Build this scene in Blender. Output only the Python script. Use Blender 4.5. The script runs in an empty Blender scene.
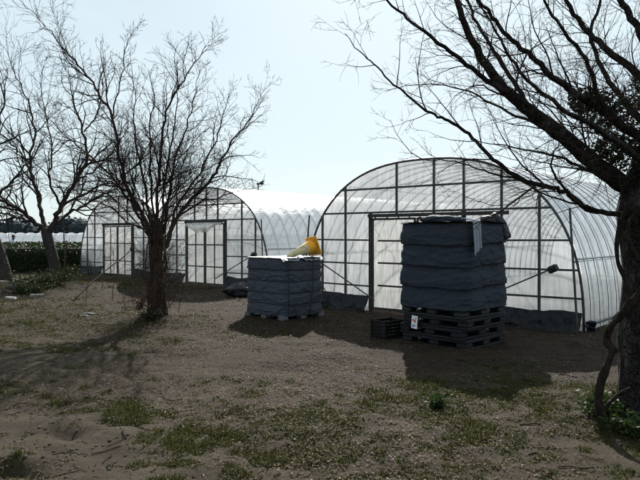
import bpy, math, random
import numpy as np
from mathutils import Vector, Matrix

SC = bpy.context.scene
COL = SC.collection
rnd = random.Random(7)
nrs = np.random.RandomState(11)
R = math.radians

# ------------------------------------------------------------------ camera
FPX, HORIZ, CAMZ = 620.0, 235.0, 1.6
cam_d = bpy.data.cameras.new('camera')
cam_d.lens = FPX / 640 * 36.0
cam_d.sensor_width = 36.0
cam_d.clip_start, cam_d.clip_end = 0.05, 3000
cam = bpy.data.objects.new('camera', cam_d)
COL.objects.link(cam)
cam.location = (0, 0, CAMZ)
cam.rotation_euler = (R(90) - math.atan((240 - HORIZ) / FPX), 0, 0)
SC.camera = cam

# ------------------------------------------------------------------ light
SUN_AZ, SUN_EL = R(6.0), R(35.0)
sun_d = bpy.data.lights.new('sun', 'SUN')
sun_d.energy = 5.0
sun_d.angle = R(0.6)
sun_d.color = (1.0, 0.955, 0.89)
sun = bpy.data.objects.new('sun', sun_d)
COL.objects.link(sun)
to_sun = Vector((math.sin(SUN_AZ) * math.cos(SUN_EL), math.cos(SUN_AZ) * math.cos(SUN_EL), math.sin(SUN_EL)))
sun.rotation_euler = to_sun.to_track_quat('Z', 'Y').to_euler()
sun.location = to_sun * 60

w = bpy.data.worlds.new('World')
SC.world = w
w.use_nodes = True
nt = w.node_tree
nt.nodes.clear()
wo = nt.nodes.new('ShaderNodeOutputWorld')
bg = nt.nodes.new('ShaderNodeBackground')
sky = nt.nodes.new('ShaderNodeTexSky')
sky.sky_type = 'NISHITA'
sky.sun_disc = False
sky.sun_elevation = SUN_EL
sky.sun_rotation = SUN_AZ
sky.altitude = 10
sky.air_density = 1.0
sky.dust_density = 1.0
sky.ozone_density = 2.0
# thin high cloud drifting over the blue
tc = nt.nodes.new('ShaderNodeTexCoord')
mp = nt.nodes.new('ShaderNodeMapping')
mp.inputs['Scale'].default_value = (1.2, 1.2, 3.6)
mp.inputs['Location'].default_value = (0.3, 0.1, 0.4)
cn = nt.nodes.new('ShaderNodeTexNoise')
cn.inputs['Scale'].default_value = 1.9
cn.inputs['Detail'].default_value = 5
cn.inputs['Roughness'].default_value = 0.52
cr = nt.nodes.new('ShaderNodeMapRange')
cr.inputs['From Min'].default_value = 0.40
cr.inputs['From Max'].default_value = 0.68
cr.inputs['To Min'].default_value = 0.68
cr.inputs['To Max'].default_value = 0.92
mx = nt.nodes.new('ShaderNodeMixRGB')
mx.inputs['Color2'].default_value = (9.9, 11.1, 11.0, 1)
nt.links.new(tc.outputs['Generated'], mp.inputs['Vector'])
nt.links.new(mp.outputs['Vector'], cn.inputs['Vector'])
nt.links.new(cn.outputs['Fac'], cr.inputs['Value'])
nt.links.new(cr.outputs['Result'], mx.inputs['Fac'])
nt.links.new(sky.outputs['Color'], mx.inputs['Color1'])
tint = nt.nodes.new('ShaderNodeMixRGB')
tint.blend_type = 'MULTIPLY'
tint.inputs['Fac'].default_value = 1.0
tint.inputs['Color2'].default_value = (.93, .975, 1.025, 1)
nt.links.new(mx.outputs['Color'], tint.inputs['Color1'])
nt.links.new(tint.outputs['Color'], bg.inputs['Color'])
bg.inputs['Strength'].default_value = 0.053
nt.links.new(bg.outputs['Background'], wo.inputs['Surface'])

SC.view_settings.view_transform = 'Standard'
SC.view_settings.look = 'None'
SC.view_settings.exposure = 0.75
SC.view_settings.gamma = 1.0
SC.view_settings.use_curve_mapping = False
SC.render.engine = 'CYCLES'
SC.cycles.use_denoising = True
SC.cycles.max_bounces = 10
SC.cycles.diffuse_bounces = 3
SC.cycles.transmission_bounces = 8
SC.cycles.transparent_max_bounces = 24
SC.cycles.caustics_reflective = False
SC.cycles.caustics_refractive = False
SC.cycles.sample_clamp_indirect = 6.0


def at(px, py, d):
    """A point of the place seen at photograph pixel px, py at a distance of d metres."""
    return Vector(((px - 320) / FPX * d, d, CAMZ - (py - HORIZ) / FPX * d))


# ------------------------------------------------------------------ noise / ground shape
def _hash(ix, iy, seed):
    h = (ix * 374761393 + iy * 668265263 + seed * 982451653) & 0xFFFFFFFF
    h = ((h ^ (h >> 13)) * 1274126177) & 0xFFFFFFFF
    return ((h ^ (h >> 16)) & 0xFFFF) / 65535.0


def vnoise(x, y, seed=0):
    x = np.asarray(x, dtype=float); y = np.asarray(y, dtype=float)
    x0 = np.floor(x).astype(np.int64); y0 = np.floor(y).astype(np.int64)
    fx, fy = x - x0, y - y0
    fx = fx * fx * (3 - 2 * fx); fy = fy * fy * (3 - 2 * fy)
    a = _hash(x0, y0, seed); b = _hash(x0 + 1, y0, seed)
    c = _hash(x0, y0 + 1, seed); d = _hash(x0 + 1, y0 + 1, seed)
    return a + (b - a) * fx + (c - a) * fy + (a - b - c + d) * fx * fy


def fbm(x, y, seed=0, octv=4):
    s, amp, tot = 0.0, 0.5, 0.0
    x = np.asarray(x, dtype=float); y = np.asarray(y, dtype=float)
    for k in range(octv):
        s = s + amp * vnoise(x * 2 ** k + 17.3 * k, y * 2 ** k - 9.1 * k, seed + k)
        tot += amp; amp *= 0.5
    return s / tot


def gpt(px, py):
    d = CAMZ * FPX / (py - HORIZ)
    return ((px - 320) / FPX * d, d)


def blob(x, y, c, rx, ry, rot=0.0):
    dx, dy = x - c[0], y - c[1]
    cs, sn = math.cos(rot), math.sin(rot)
    u, v = (dx * cs + dy * sn) / rx, (-dx * sn + dy * cs) / ry
    return np.exp(-(u * u + v * v))


HOLLOWS = [(gpt(68, 436), .16, .10, -.5, .10), (gpt(103, 424), .18, .08, -.6, .06), (gpt(36, 453), .20, .09, -.3, .08),
           (gpt(16, 470), .17, .12, -.1, .13), (gpt(62, 410), .3, .15, .2, .025), (gpt(120, 462), .3, .16, -.3, .03),
           (gpt(40, 476), .12, .07, .2, .06)]
MOUNDS = [(gpt(50, 288), 3.0, 1.8, .3, .16), (gpt(158, 322), 1.1, .9, 0, .10), (gpt(20, 292), 2.6, 1.5, 0, .10),
          (gpt(620, 425), .6, .5, 0, .05), (gpt(70, 428), .5, .3, -.4, .04), (gpt(25, 460), .4, .25, -.3, .04)]


def gz(x, y):
    x = np.asarray(x, dtype=float); y = np.asarray(y, dtype=float)
    near = np.exp(-np.maximum(np.hypot(x, y) - 9, 0) / 9)
    z = (fbm(x * .5, y * .5, 3, 3) - .5) * .10 * (0.25 + .75 * near)
    z = z + (fbm(x * 2.6, y * 2.6, 9, 4) - .5) * .075 * near
    z = z + (fbm(x * 11, y * 11, 21, 2) - .5) * .022 * near
    for c, rx, ry, ro, dep in HOLLOWS:
        z = z - .8 * dep * blob(x, y, c, rx, ry, ro) * (.3 + 1.4 * fbm(x * 5, y * 5, 33, 3))
    for c, rx, ry, ro, h in MOUNDS:
        z = z + h * blob(x, y, c, rx, ry, ro)
    return z


GRASS_BLOBS = [(gpt(15, 386), .9, .35, 0, .5), (gpt(110, 392), .9, .3, 0, .4), (gpt(175, 415), .9, .5, -.3, .6), (gpt(235, 435), .9, .5, -.3, .6),
               (gpt(290, 465), .6, .4, -.4, .6), (gpt(205, 475), .5, .25, 0, .3),
               (gpt(440, 410), 1.2, .8, 0, .5), (gpt(540, 420), 1.5, 1.2, 0, .5), (gpt(610, 425), 1.0, 1.0, 0, .6),
               (gpt(380, 440), .7, .5, 0, .45), (gpt(300, 440), 1.2, .6, 0, .35), (gpt(400, 470), 2.2, .5, 0, .35), (gpt(520, 400), 1.6, .8, 0, .3), (gpt(105, 290), 3, 2, 0, .4), (gpt(240, 410), 1.2, .5, 0, .25), (gpt(500, 465), 1.4, .6, 0, .55), (gpt(580, 455), 1.0, .8, 0, .5), (gpt(130, 400), 1.0, .3, -.2, .4), (gpt(350, 475), .6, .2, 0, .4),
               (gpt(60, 320), 3.5, 2.0, 0, .42), (gpt(60, 282), 7, 4, 0, .5), (gpt(560, 375), 1.2, .8, 0, .35), (gpt(100, 345), 2, .8, 0, .3), (gpt(110, 308), 3, 1.6, 0, .45), (gpt(20, 312), 3, 1.6, 0, .4),
               (gpt(320, 430), .35, .16, 0, -.9), (gpt(420, 456), .35, .14, 0, -.7), (gpt(60, 440), 1.0, .6, 0, -.7),
               (gpt(150, 470), .5, .3, 0, -.35), (gpt(300, 360), 2.6, 1.3, 0, -.35), (gpt(30, 360), 1.6, .5, 0, -.5),
               (gpt(470, 350), 2, 1.3, 0, -.5), (gpt(400, 320), 5, 2.0, -.6, -.7), (gpt(200, 300), 4, 2.2, -.6, -.4)]


def grassmask(x, y):
    b = np.zeros_like(np.asarray(x, dtype=float))
    for c, rx, ry, ro, a in GRASS_BLOBS:
        b = b + a * blob(x, y, c, rx, ry, ro)
    f = fbm(x * 1.7, y * 1.7, 40, 4)
    g = fbm(x * 6.5, y * 6.5, 60, 3)
    h = fbm(x * 19, y * 19, 64, 2)
    m = (f - .54) * 1.8 + (g - .5) * 1.9 + (h - .5) * .9 + np.clip(b, -.8, .55) * .95 - .10
    return np.clip(m * 1.9, 0, 1)


def soil_shade_mask(x, y):
    """dark earth along the greenhouse fronts and under the trees, plus shadow painted in round the pallets and at left"""
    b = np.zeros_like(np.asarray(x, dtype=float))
    for c, rx, ry, ro, a in [((1.6, 11.6), 5.2, 2.3, -.7, 1.0), ((2, 8.3), 2.0, 1.5, 0, .7), (gpt(270, 350), 2.6, 1.3, 0, .5), (gpt(330, 375), 1.6, .8, 0, .3), ((-6, 12), 3, 2, 0, .6), ((-2, 14.5), 3, 2, 0, .6), ((-4.5, 16.5), 7, 3.0, -.7, .9), ((-1.5, 12.2), 3, 1.6, 0, .8), ((-4, 12.6), 4, 1.8, 0, .6), ((-3.1, 11.6), 2.2, 1.4, 0, .55),  # blobs by the pallets and at left also deepen the shadows in the colour
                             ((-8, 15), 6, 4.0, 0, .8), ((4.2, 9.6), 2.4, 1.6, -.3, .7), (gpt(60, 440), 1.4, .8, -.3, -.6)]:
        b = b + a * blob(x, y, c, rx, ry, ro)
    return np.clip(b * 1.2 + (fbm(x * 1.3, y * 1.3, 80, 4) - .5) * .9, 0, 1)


# ------------------------------------------------------------------ materials
def mat(name, base=(.5, .5, .5), rough=.7, metal=0.0, noise=None, bump=None, spec=.4, coords='Object'):
    m = bpy.data.materials.new(name)
    m.use_nodes = True
    n, l = m.node_tree.nodes, m.node_tree.links
    p = n['Principled BSDF']
    p.inputs['Base Color'].default_value = (*base, 1)
    p.inputs['Roughness'].default_value = rough
    p.inputs['Metallic'].default_value = metal
    p.inputs['Specular IOR Level'].default_value = spec
    t = n.new('ShaderNodeTexCoord')
    if noise:
        c2, sc, lo, hi = noise
        x = n.new('ShaderNodeTexNoise')
        x.inputs['Scale'].default_value = sc if not isinstance(sc, tuple) else 1
        x.inputs['Detail'].default_value = 6
        x.inputs['Roughness'].default_value = .6
        if isinstance(sc, tuple):
            q = n.new('ShaderNodeMapping'); q.inputs['Scale'].default_value = sc
            l.new(t.outputs[coords], q.inputs['Vector']); l.new(q.outputs['Vector'], x.inputs['Vector'])
        else:
            l.new(t.outputs[coords], x.inputs['Vector'])
        r = n.new('ShaderNodeMapRange'); r.inputs['From Min'].default_value = lo; r.inputs['From Max'].default_value = hi
        k = n.new('ShaderNodeMixRGB'); k.inputs['Color1'].default_value = (*base, 1); k.inputs['Color2'].default_value = (*c2, 1)
        l.new(x.outputs['Fac'], r.inputs['Value']); l.new(r.outputs['Result'], k.inputs['Fac'])
        l.new(k.outputs['Color'], p.inputs['Base Color'])
    if bump:
        sc, st, di = bump
        x = n.new('ShaderNodeTexNoise'); x.inputs['Detail'].default_value = 5
        if isinstance(sc, tuple):
            x.inputs['Scale'].default_value = 1
            q = n.new('ShaderNodeMapping'); q.inputs['Scale'].default_value = sc
            l.new(t.outputs[coords], q.inputs['Vector']); l.new(q.outputs['Vector'], x.inputs['Vector'])
        else:
            x.inputs['Scale'].default_value = sc
            l.new(t.outputs[coords], x.inputs['Vector'])
        b = n.new('ShaderNodeBump'); b.inputs['Strength'].default_value = st; b.inputs['Distance'].default_value = di
        l.new(x.outputs['Fac'], b.inputs['Height']); l.new(b.outputs['Normal'], p.inputs['Normal'])
    return m


def film_mat(name, clear, tcol, dcol, wr=(5, 5, 1.4), bst=.5, gl=.14, grough=.16, rot=(0, 0, 0), fres=.4, fmax=.35, refl=.14):
    m = bpy.data.materials.new(name)
    m.use_nodes = True
    n, l = m.node_tree.nodes, m.node_tree.links
    n.remove(n['Principled BSDF'])
    out = n['Material Output']
    t = n.new('ShaderNodeTexCoord'); q = n.new('ShaderNodeMapping'); q.inputs['Scale'].default_value = wr
    q.inputs['Rotation'].default_value = rot
    l.new(t.outputs['Object'], q.inputs['Vector'])
    x = n.new('ShaderNodeTexNoise'); x.inputs['Scale'].default_value = 1.0; x.inputs['Detail'].default_value = 4
    x.inputs['Distortion'].default_value = .6
    l.new(q.outputs['Vector'], x.inputs['Vector'])
    b = n.new('ShaderNodeBump'); b.inputs['Strength'].default_value = bst; b.inputs['Distance'].default_value = .05
    l.new(x.outputs['Fac'], b.inputs['Height'])
    # grime: uneven dustiness of the sheet
    g = n.new('ShaderNodeTexNoise'); g.inputs['Scale'].default_value = 1.1; g.inputs['Detail'].default_value = 7
    l.new(t.outputs['Object'], g.inputs['Vector'])
    gr = n.new('ShaderNodeMapRange'); gr.inputs['From Min'].default_value = .3; gr.inputs['From Max'].default_value = .7
    gr.inputs['To Min'].default_value = clear * .55; gr.inputs['To Max'].default_value = clear * 1.45
    l.new(g.outputs['Fac'], gr.inputs['Value'])
    tr = n.new('ShaderNodeBsdfTranslucent')
    q2 = n.new('ShaderNodeMapping'); q2.inputs['Scale'].default_value = tuple(k * 1.7 for k in wr); q2.inputs['Rotation'].default_value = rot
    l.new(t.outputs['Object'], q2.inputs['Vector'])
    x2 = n.new('ShaderNodeTexNoise'); x2.inputs['Scale'].default_value = 1; x2.inputs['Detail'].default_value = 6; x2.inputs['Distortion'].default_value = .8
    l.new(q2.outputs['Vector'], x2.inputs['Vector'])
    r2 = n.new('ShaderNodeMapRange'); r2.inputs['From Min'].default_value = .36; r2.inputs['From Max'].default_value = .62
    l.new(x2.outputs['Fac'], r2.inputs['Value'])
    k2 = n.new('ShaderNodeMixRGB'); k2.inputs['Color1'].default_value = (*(c * .74 for c in tcol), 1); k2.inputs['Color2'].default_value = (*tcol, 1)
    l.new(r2.outputs['Result'], k2.inputs['Fac']); l.new(k2.outputs['Color'], tr.inputs['Color'])
    df = n.new('ShaderNodeBsdfDiffuse'); df.inputs['Color'].default_value = (*dcol, 1)
    gs = n.new('ShaderNodeBsdfGlossy'); gs.inputs['Roughness'].default_value = grough
    gs.inputs['Color'].default_value = (.95, .97, 1, 1)
    tp = n.new('ShaderNodeBsdfTransparent'); tp.inputs['Color'].default_value = (.985, .99, .99, 1)
    for s in (tr, df, gs):
        l.new(b.outputs['Normal'], s.inputs['Normal'])
    m1 = n.new('ShaderNodeMixShader'); m1.inputs['Fac'].default_value = refl
    l.new(tr.outputs[0], m1.inputs[1]); l.new(df.outputs[0], m1.inputs[2])
    m2 = n.new('ShaderNodeMixShader')
    l.new(gr.outputs['Result'], m2.inputs['Fac'])
    l.new(m1.outputs[0], m2.inputs[1]); l.new(tp.outputs[0], m2.inputs[2])
    lw = n.new('ShaderNodeLayerWeight'); lw.inputs['Blend'].default_value = .35
    mm = n.new('ShaderNodeMath'); mm.operation = 'MULTIPLY_ADD'; mm.inputs[1].default_value = fres; mm.inputs[2].default_value = gl * .35
    l.new(lw.outputs['Fresnel'], mm.inputs[0])
    mc = n.new('ShaderNodeClamp'); mc.inputs['Max'].default_value = fmax
    l.new(mm.outputs[0], mc.inputs['Value'])
    m3 = n.new('ShaderNodeMixShader')
    l.new(mc.outputs[0], m3.inputs['Fac']); l.new(m2.outputs[0], m3.inputs[1]); l.new(gs.outputs[0], m3.inputs[2])
    l.new(m3.outputs[0], out.inputs['Surface'])
    return m


def leaf_mat(name, c1, c2, rough=.5, trans=.3):
    m = bpy.data.materials.new(name)
    m.use_nodes = True
    n, l = m.node_tree.nodes, m.node_tree.links
    p = n['Principled BSDF']; p.inputs['Roughness'].default_value = rough
    p.inputs['Specular IOR Level'].default_value = .08
    gi = n.new('ShaderNodeNewGeometry')
    k = n.new('ShaderNodeMixRGB'); k.inputs['Color1'].default_value = (*c1, 1); k.inputs['Color2'].default_value = (*c2, 1)
    l.new(gi.outputs['Random Per Island'], k.inputs['Fac'])
    l.new(k.outputs['Color'], p.inputs['Base Color'])
    if trans:
        tr = n.new('ShaderNodeBsdfTranslucent'); l.new(k.outputs['Color'], tr.inputs['Color'])
        ms = n.new('ShaderNodeMixShader'); ms.inputs['Fac'].default_value = trans
        l.new(p.outputs[0], ms.inputs[1]); l.new(tr.outputs[0], ms.inputs[2])
        l.new(ms.outputs[0], n['Material Output'].inputs['Surface'])
    return m


def ground_mat():
    m = bpy.data.materials.new('earth')
    m.use_nodes = True
    n, l = m.node_tree.nodes, m.node_tree.links
    p = n['Principled BSDF']; p.inputs['Roughness'].default_value = .95; p.inputs['Specular IOR Level'].default_value = .12
    t = n.new('ShaderNodeTexCoord')

    def noise(sc, det=6, ro=.6):
        x = n.new('ShaderNodeTexNoise'); x.inputs['Scale'].default_value = sc; x.inputs['Detail'].default_value = det
        x.inputs['Roughness'].default_value = ro; l.new(t.outputs['Object'], x.inputs['Vector']); return x.outputs['Fac']

    def rng(v, a, b, c=0, d=1):
        x = n.new('ShaderNodeMapRange'); x.inputs['From Min'].default_value = a; x.inputs['From Max'].default_value = b
        x.inputs['To Min'].default_value = c; x.inputs['To Max'].default_value = d
        l.new(v, x.inputs['Value']); return x.outputs['Result']

    def mix(f, a, b):
        x = n.new('ShaderNodeMixRGB'); l.new(f, x.inputs['Fac'])
        for k, v in (('Color1', a), ('Color2', b)):
            if isinstance(v, tuple): x.inputs[k].default_value = (*v, 1)
            else: l.new(v, x.inputs[k])
        return x.outputs['Color']

    def attr(nm):
        x = n.new('ShaderNodeAttribute'); x.attribute_name = nm; return x.outputs['Fac']

    sand = mix(rng(noise(3.1), .32, .68), (.033, .025, .0165), (.072, .057, .040))
    sand = mix(rng(noise(1.4, 7, .65), .50, .66, 0, .75), sand, (.040, .029, .0205))
    sand = mix(rng(noise(38, 4, .7), .50, .70), sand, (.030, .023, .017))
    soil_shade = mix(rng(noise(5.5), .3, .7), (.0165, .0112, .0075), (.036, .0252, .0172))
    c = mix(attr('soil_shade'), sand, soil_shade)
    grass = mix(rng(noise(9), .3, .7), (.026, .027, .010), (.050, .046, .018))
    gm = n.new('ShaderNodeMath'); gm.operation = 'MULTIPLY'; gm.inputs[1].default_value = .85
    l.new(attr('grass'), gm.inputs[0])
    c = mix(gm.outputs[0], c, grass)
    # grit
    v = n.new('ShaderNodeTexVoronoi'); v.inputs['Scale'].default_value = 46; l.new(t.outputs['Object'], v.inputs['Vector'])
    peb = rng(v.outputs['Distance'], .10, .19, 1, 0)
    sel = n.new('ShaderNodeSeparateColor'); l.new(v.outputs['Color'], sel.inputs[0])
    pk = n.new('ShaderNodeMath'); pk.operation = 'MULTIPLY'; l.new(peb, pk.inputs[0]); l.new(rng(sel.outputs[0], .78, .82), pk.inputs[1])
    c = mix(pk.outputs[0], c, (.17, .155, .135))
    l.new(c, p.inputs['Base Color'])
    b = n.new('ShaderNodeBump'); b.inputs['Strength'].default_value = .8; b.inputs['Distance'].default_value = .03
    l.new(noise(26, 8, .7), b.inputs['Height'])
    b2 = n.new('ShaderNodeBump'); b2.inputs['Strength'].default_value = .6; b2.inputs['Distance'].default_value = .012
    l.new(noise(130, 3, .6), b2.inputs['Height']); l.new(b.outputs['Normal'], b2.inputs['Normal'])
    l.new(b2.outputs['Normal'], p.inputs['Normal'])
    return m


M = dict(
    ground=ground_mat(),
    film=film_mat('clear_film', .30, (.90, .945, .985), (.76, .80, .83), wr=(9, 9, 1.6), bst=.7, rot=(0, .5, 0), fres=.25, refl=.07),
    roof=film_mat('roof_film', .26, (.98, .98, .98), (.9, .91, .92), wr=(6, 1.2, 6), bst=.3, gl=.5, grough=.42, fres=.7, fmax=.5, refl=.3),
    oldfilm=film_mat('door_film', .2, (.975, .975, .96), (.8, .81, .8), wr=(14, 14, 1.2), bst=.9, fres=.25, refl=.07),
    skirt=mat('dark_film', (.007, .008, .010), .34, noise=((.013, .0145, .018), (16, 16, 3), .4, .7), bump=((13, 13, 6), 1.0, .06), spec=.22),
    bounce=mat('pale_bounce_sheet', (.46, .46, .44), .6, noise=((.26, .245, .22), 1.3, .4, .7)),  # for the added sheet that throws light back up
    pipe=mat('galvanised_pipe', (.060, .062, .066), .55, .2, noise=((.030, .027, .025), 9, .4, .7)),
    brightpipe=mat('bright_pipe', (.55, .56, .57), .35, .6, noise=((.38, .37, .36), 12, .4, .7)),
    rail=mat('old_timber_rail', (.045, .043, .041), .85, noise=((.022, .020, .019), 8, .35, .7)),
    bark_c=mat('reddish_brown_bark', (.088, .055, .043), .9, noise=((.030, .021, .017), (16, 16, 4), .35, .7), bump=((40, 40, 8), .7, .01), spec=.2),
    bark_l=mat('grey_bark', (.060, .052, .047), .9, noise=((.028, .024, .021), (9, 9, 3), .35, .7), bump=((22, 22, 5), .7, .015), spec=.2),
    bark_r=mat('rough_dark_bark', (.030, .026, .023), .95, noise=((.085, .082, .078), (7, 7, 5), .50, .68), bump=((26, 26, 6), 1.0, .07), spec=.1),
    vine=mat('vine_bark', (.030, .023, .018), .95, noise=((.010, .008, .007), (40, 40, 12), .4, .65), bump=((55, 55, 14), 1.0, .03), spec=.08),
    twig=mat('dark_twig', (.036, .028, .024), .95, spec=.03),
    cloth=mat('shade_cloth', (.014, .020, .034), .8, noise=((.028, .035, .052), 34, .35, .75), bump=(70, .7, .012), spec=.35),
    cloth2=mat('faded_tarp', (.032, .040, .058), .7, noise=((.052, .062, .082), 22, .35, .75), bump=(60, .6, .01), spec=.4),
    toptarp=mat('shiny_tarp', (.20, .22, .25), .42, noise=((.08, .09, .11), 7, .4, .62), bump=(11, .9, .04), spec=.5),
    pallet=mat('navy_plastic', (.005, .0065, .011), .6, noise=((.011, .012, .015), 11, .4, .75), spec=.3),
    pallet_g=mat('grey_green_plastic', (.019, .023, .026), .55, noise=((.011, .013, .015), 11, .4, .75), spec=.4),
    palegrey=mat('pale_plastic', (.13, .14, .155), .6, noise=((.08, .085, .09), 8, .4, .7)),
    black=mat('black_plastic', (.014, .014, .016), .5, spec=.4),
    crate=mat('black_crate', (.005, .005, .006), .6, spec=.2),
    bag=mat('bin_bag', (.016, .018, .024), .5, noise=((.024, .027, .034), 9, .4, .7), bump=(16, 1.0, .05), spec=.3),
    towel=mat('grey_towel', (.34, .36, .42), .95, noise=((.24, .26, .31), 14, .35, .7), bump=(120, .5, .01), spec=.1),
    rope=mat('dark_rope', (.018, .018, .02), .8),
    cone_y=mat('yellow_plastic', (.85, .38, .02), .5, noise=((.30, .16, .04), 9, .5, .8), spec=.3),
    cone_w=mat('cream_sleeve', (.60, .50, .28), .55, noise=((.26, .21, .12), 11, .48, .8), spec=.3),
    tag=mat('white_tag', (.78, .78, .78), .6),
    red=mat('red_print', (.5, .10, .09), .6), blue=mat('blue_print', (.08, .12, .34), .6),
    navy=mat('navy_cloth', (.006, .008, .016), .7, bump=(30, .6, .02)),
    stone=mat('pale_stone', (.20, .19, .175), .85, noise=((.10, .095, .085), 6, .35, .7), bump=(18, .6, .02)),
    bluedrum=mat('blue_plastic', (.010, .016, .042), .5),
    skin=mat('skin', (.42, .27, .2), .6), hair=mat('hair', (.012, .01, .01), .5),
    shirt=mat('pale_shirt', (.62, .66, .74), .85), jean=mat('blue_cloth', (.06, .09, .22), .85),
    litter=leaf_mat('pale_leaf_litter', (.07, .055, .04), (.44, .39, .32), .8, .1),
    brownlitter=leaf_mat('brown_leaf_litter', (.010, .0065, .004), (.115, .080, .050), .8, .15),
    grass=leaf_mat('grass_blade', (.017, .025, .006), (.078, .073, .024), .6, .35),
    weed=leaf_mat('weed_leaf', (.018, .034, .010), (.042, .066, .02), .5, .3),
    shrub=leaf_mat('shrub_leaf', (.014, .022, .008), (.045, .052, .02), .6, .2),
    tea=leaf_mat('tea_leaf', (.018, .029, .010), (.040, .056, .020), .38, .2),
    teacore=mat('tea_twigs', (.012, .016, .008), .95),
    ivy=leaf_mat('ivy_leaf', (.012, .018, .009), (.035, .048, .022), .4, .15),
    woods=leaf_mat('far_hazed_foliage', (.022, .032, .040), (.040, .054, .062), .8, .0),  # distance haze painted in as a bluish leaf colour
    woodcore=mat('far_hazed_core', (.022, .032, .040), .95),  # same painted haze for the mass behind the leaves
    redleaf=leaf_mat('reddish_leaf', (.045, .020, .015), (.095, .045, .03), .6, .3),
)


def fissures(m, sc, dist):
    n, l = m.node_tree.nodes, m.node_tree.links
    p = n['Principled BSDF']
    t = n.new('ShaderNodeTexCoord'); q = n.new('ShaderNodeMapping'); q.inputs['Scale'].default_value = sc
    nz = n.new('ShaderNodeTexNoise'); nz.inputs['Scale'].default_value = 9; nz.inputs['Detail'].default_value = 4
    mx_ = n.new('ShaderNodeMixRGB'); mx_.blend_type = 'ADD'; mx_.inputs['Fac'].default_value = .16
    l.new(t.outputs['Object'], mx_.inputs['Color1']); l.new(t.outputs['Object'], nz.inputs['Vector']); l.new(nz.outputs['Color'], mx_.inputs['Color2'])
    l.new(mx_.outputs['Color'], q.inputs['Vector'])
    v = n.new('ShaderNodeTexVoronoi'); v.feature = 'DISTANCE_TO_EDGE'; v.inputs['Scale'].default_value = 1
    l.new(q.outputs['Vector'], v.inputs['Vector'])
    r = n.new('ShaderNodeMapRange'); r.inputs['From Max'].default_value = .22; l.new(v.outputs['Distance'], r.inputs['Value'])
    b = n.new('ShaderNodeBump'); b.inputs['Strength'].default_value = 1; b.inputs['Distance'].default_value = dist
    l.new(r.outputs['Result'], b.inputs['Height'])
    old = p.inputs['Normal'].links[0].from_socket if p.inputs['Normal'].links else None
    if old: l.new(old, b.inputs['Normal'])
    l.new(b.outputs['Normal'], p.inputs['Normal'])


fissures(M['bark_r'], (22, 22, 6), .03)
fissures(M['bark_l'], (12, 12, 3), .03)
fissures(M['bark_c'], (30, 30, 9), .012)

# ------------------------------------------------------------------ mesh helpers
class MB:
    def __init__(s): s.v, s.f = [], []

    def add(s, v, f):
        o = len(s.v); s.v += [tuple(p) for p in v]; s.f += [tuple(i + o for i in q) for q in f]; return s

    def box(s, c, size, rot=None):
        hx, hy, hz = (k / 2 for k in size); c = Vector(c); v = []
        for sx, sy, sz in ((-1, -1, -1), (1, -1, -1), (1, 1, -1), (-1, 1, -1), (-1, -1, 1), (1, -1, 1), (1, 1, 1), (-1, 1, 1)):
            p = Vector((sx * hx, sy * hy, sz * hz))
            if rot is not None: p = rot @ p
            v.append(c + p)
        return s.add(v, [(0, 3, 2, 1), (4, 5, 6, 7), (0, 1, 5, 4), (1, 2, 6, 5), (2, 3, 7, 6), (3, 0, 4, 7)])

    def bevbox(s, c, size, b, rot=None):
        """box with chamfered edges"""
        c = Vector(c); h = [k / 2 for k in size]; ring = []
        for zz, ins in ((-h[2], b), (-h[2] + b, 0), (h[2] - b, 0), (h[2], b)):
            hx, hy = h[0] - ins, h[1] - ins
            for x, y in ((-hx + b, -hy), (hx - b, -hy), (hx, -hy + b), (hx, hy - b), (hx - b, hy), (-hx + b, hy), (-hx, hy - b), (-hx, -hy + b)):
                p = Vector((x, y, zz)); p = rot @ p if rot is not None else p; ring.append(c + p)
        f = []
        for k in range(3):
            for i in range(8):
                j = (i + 1) % 8; f.append((k * 8 + i, k * 8 + j, k * 8 + 8 + j, k * 8 + 8 + i))
        f.append(tuple(range(7, -1, -1))); f.append(tuple(range(24, 32)))
        return s.add(ring, f)

    def tube(s, pts, rad, n=6, cap=True):
        pts = [Vector(p) for p in pts]
        if not hasattr(rad, '__len__'): rad = [rad] * len(pts)
        t = (pts[1] - pts[0]).normalized()
        a = Vector((0, 0, 1)) if abs(t.z) < .9 else Vector((1, 0, 0))
        u = t.cross(a).normalized()
        o = len(s.v)
        L = len(pts)
        for i, p in enumerate(pts):
            if i == 0: tt = pts[1] - pts[0]
            elif i == L - 1: tt = pts[-1] - pts[-2]
            else: tt = pts[i + 1] - pts[i - 1]
            if tt.length < 1e-7: tt = t.copy()
            tt.normalize()
            u = (u - tt * u.dot(tt))
            if u.length < 1e-5: u = tt.orthogonal()
            u.normalize(); w_ = tt.cross(u)
            for k in range(n):
                an = 2 * math.pi * k / n
                s.v.append(tuple(p + (u * math.cos(an) + w_ * math.sin(an)) * rad[i]))
        for i in range(L - 1):
            for k in range(n):
                j = (k + 1) % n
                s.f.append((o + i * n + k, o + i * n + j, o + (i + 1) * n + j, o + (i + 1) * n + k))
        if cap and n > 2:
            s.f.append(tuple(o + k for k in range(n - 1, -1, -1)))
            s.f.append(tuple(o + (L - 1) * n + k for k in range(n)))
        return s

    def grid(s, P):
        """P[i][j] points"""
        o = len(s.v); nj = len(P[0])
        for r in P: s.v += [tuple(p) for p in r]
        for i in range(len(P) - 1):
            for j in range(nj - 1):
                s.f.append((o + i * nj + j, o + i * nj + j + 1, o + (i + 1) * nj + j + 1, o + (i + 1) * nj + j))
        return s

    def mesh(s, name, m, smooth=False):
        me = bpy.data.meshes.new(name); me.from_pydata(s.v, [], s.f)
        me.materials.append(m)
        if smooth: me.polygons.foreach_set('use_smooth', [True] * len(me.polygons))
        me.update(); return me

    def obj(s, name, m, parent=None, smooth=False):
        return link(name, s.mesh(name, m, smooth), parent)


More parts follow.
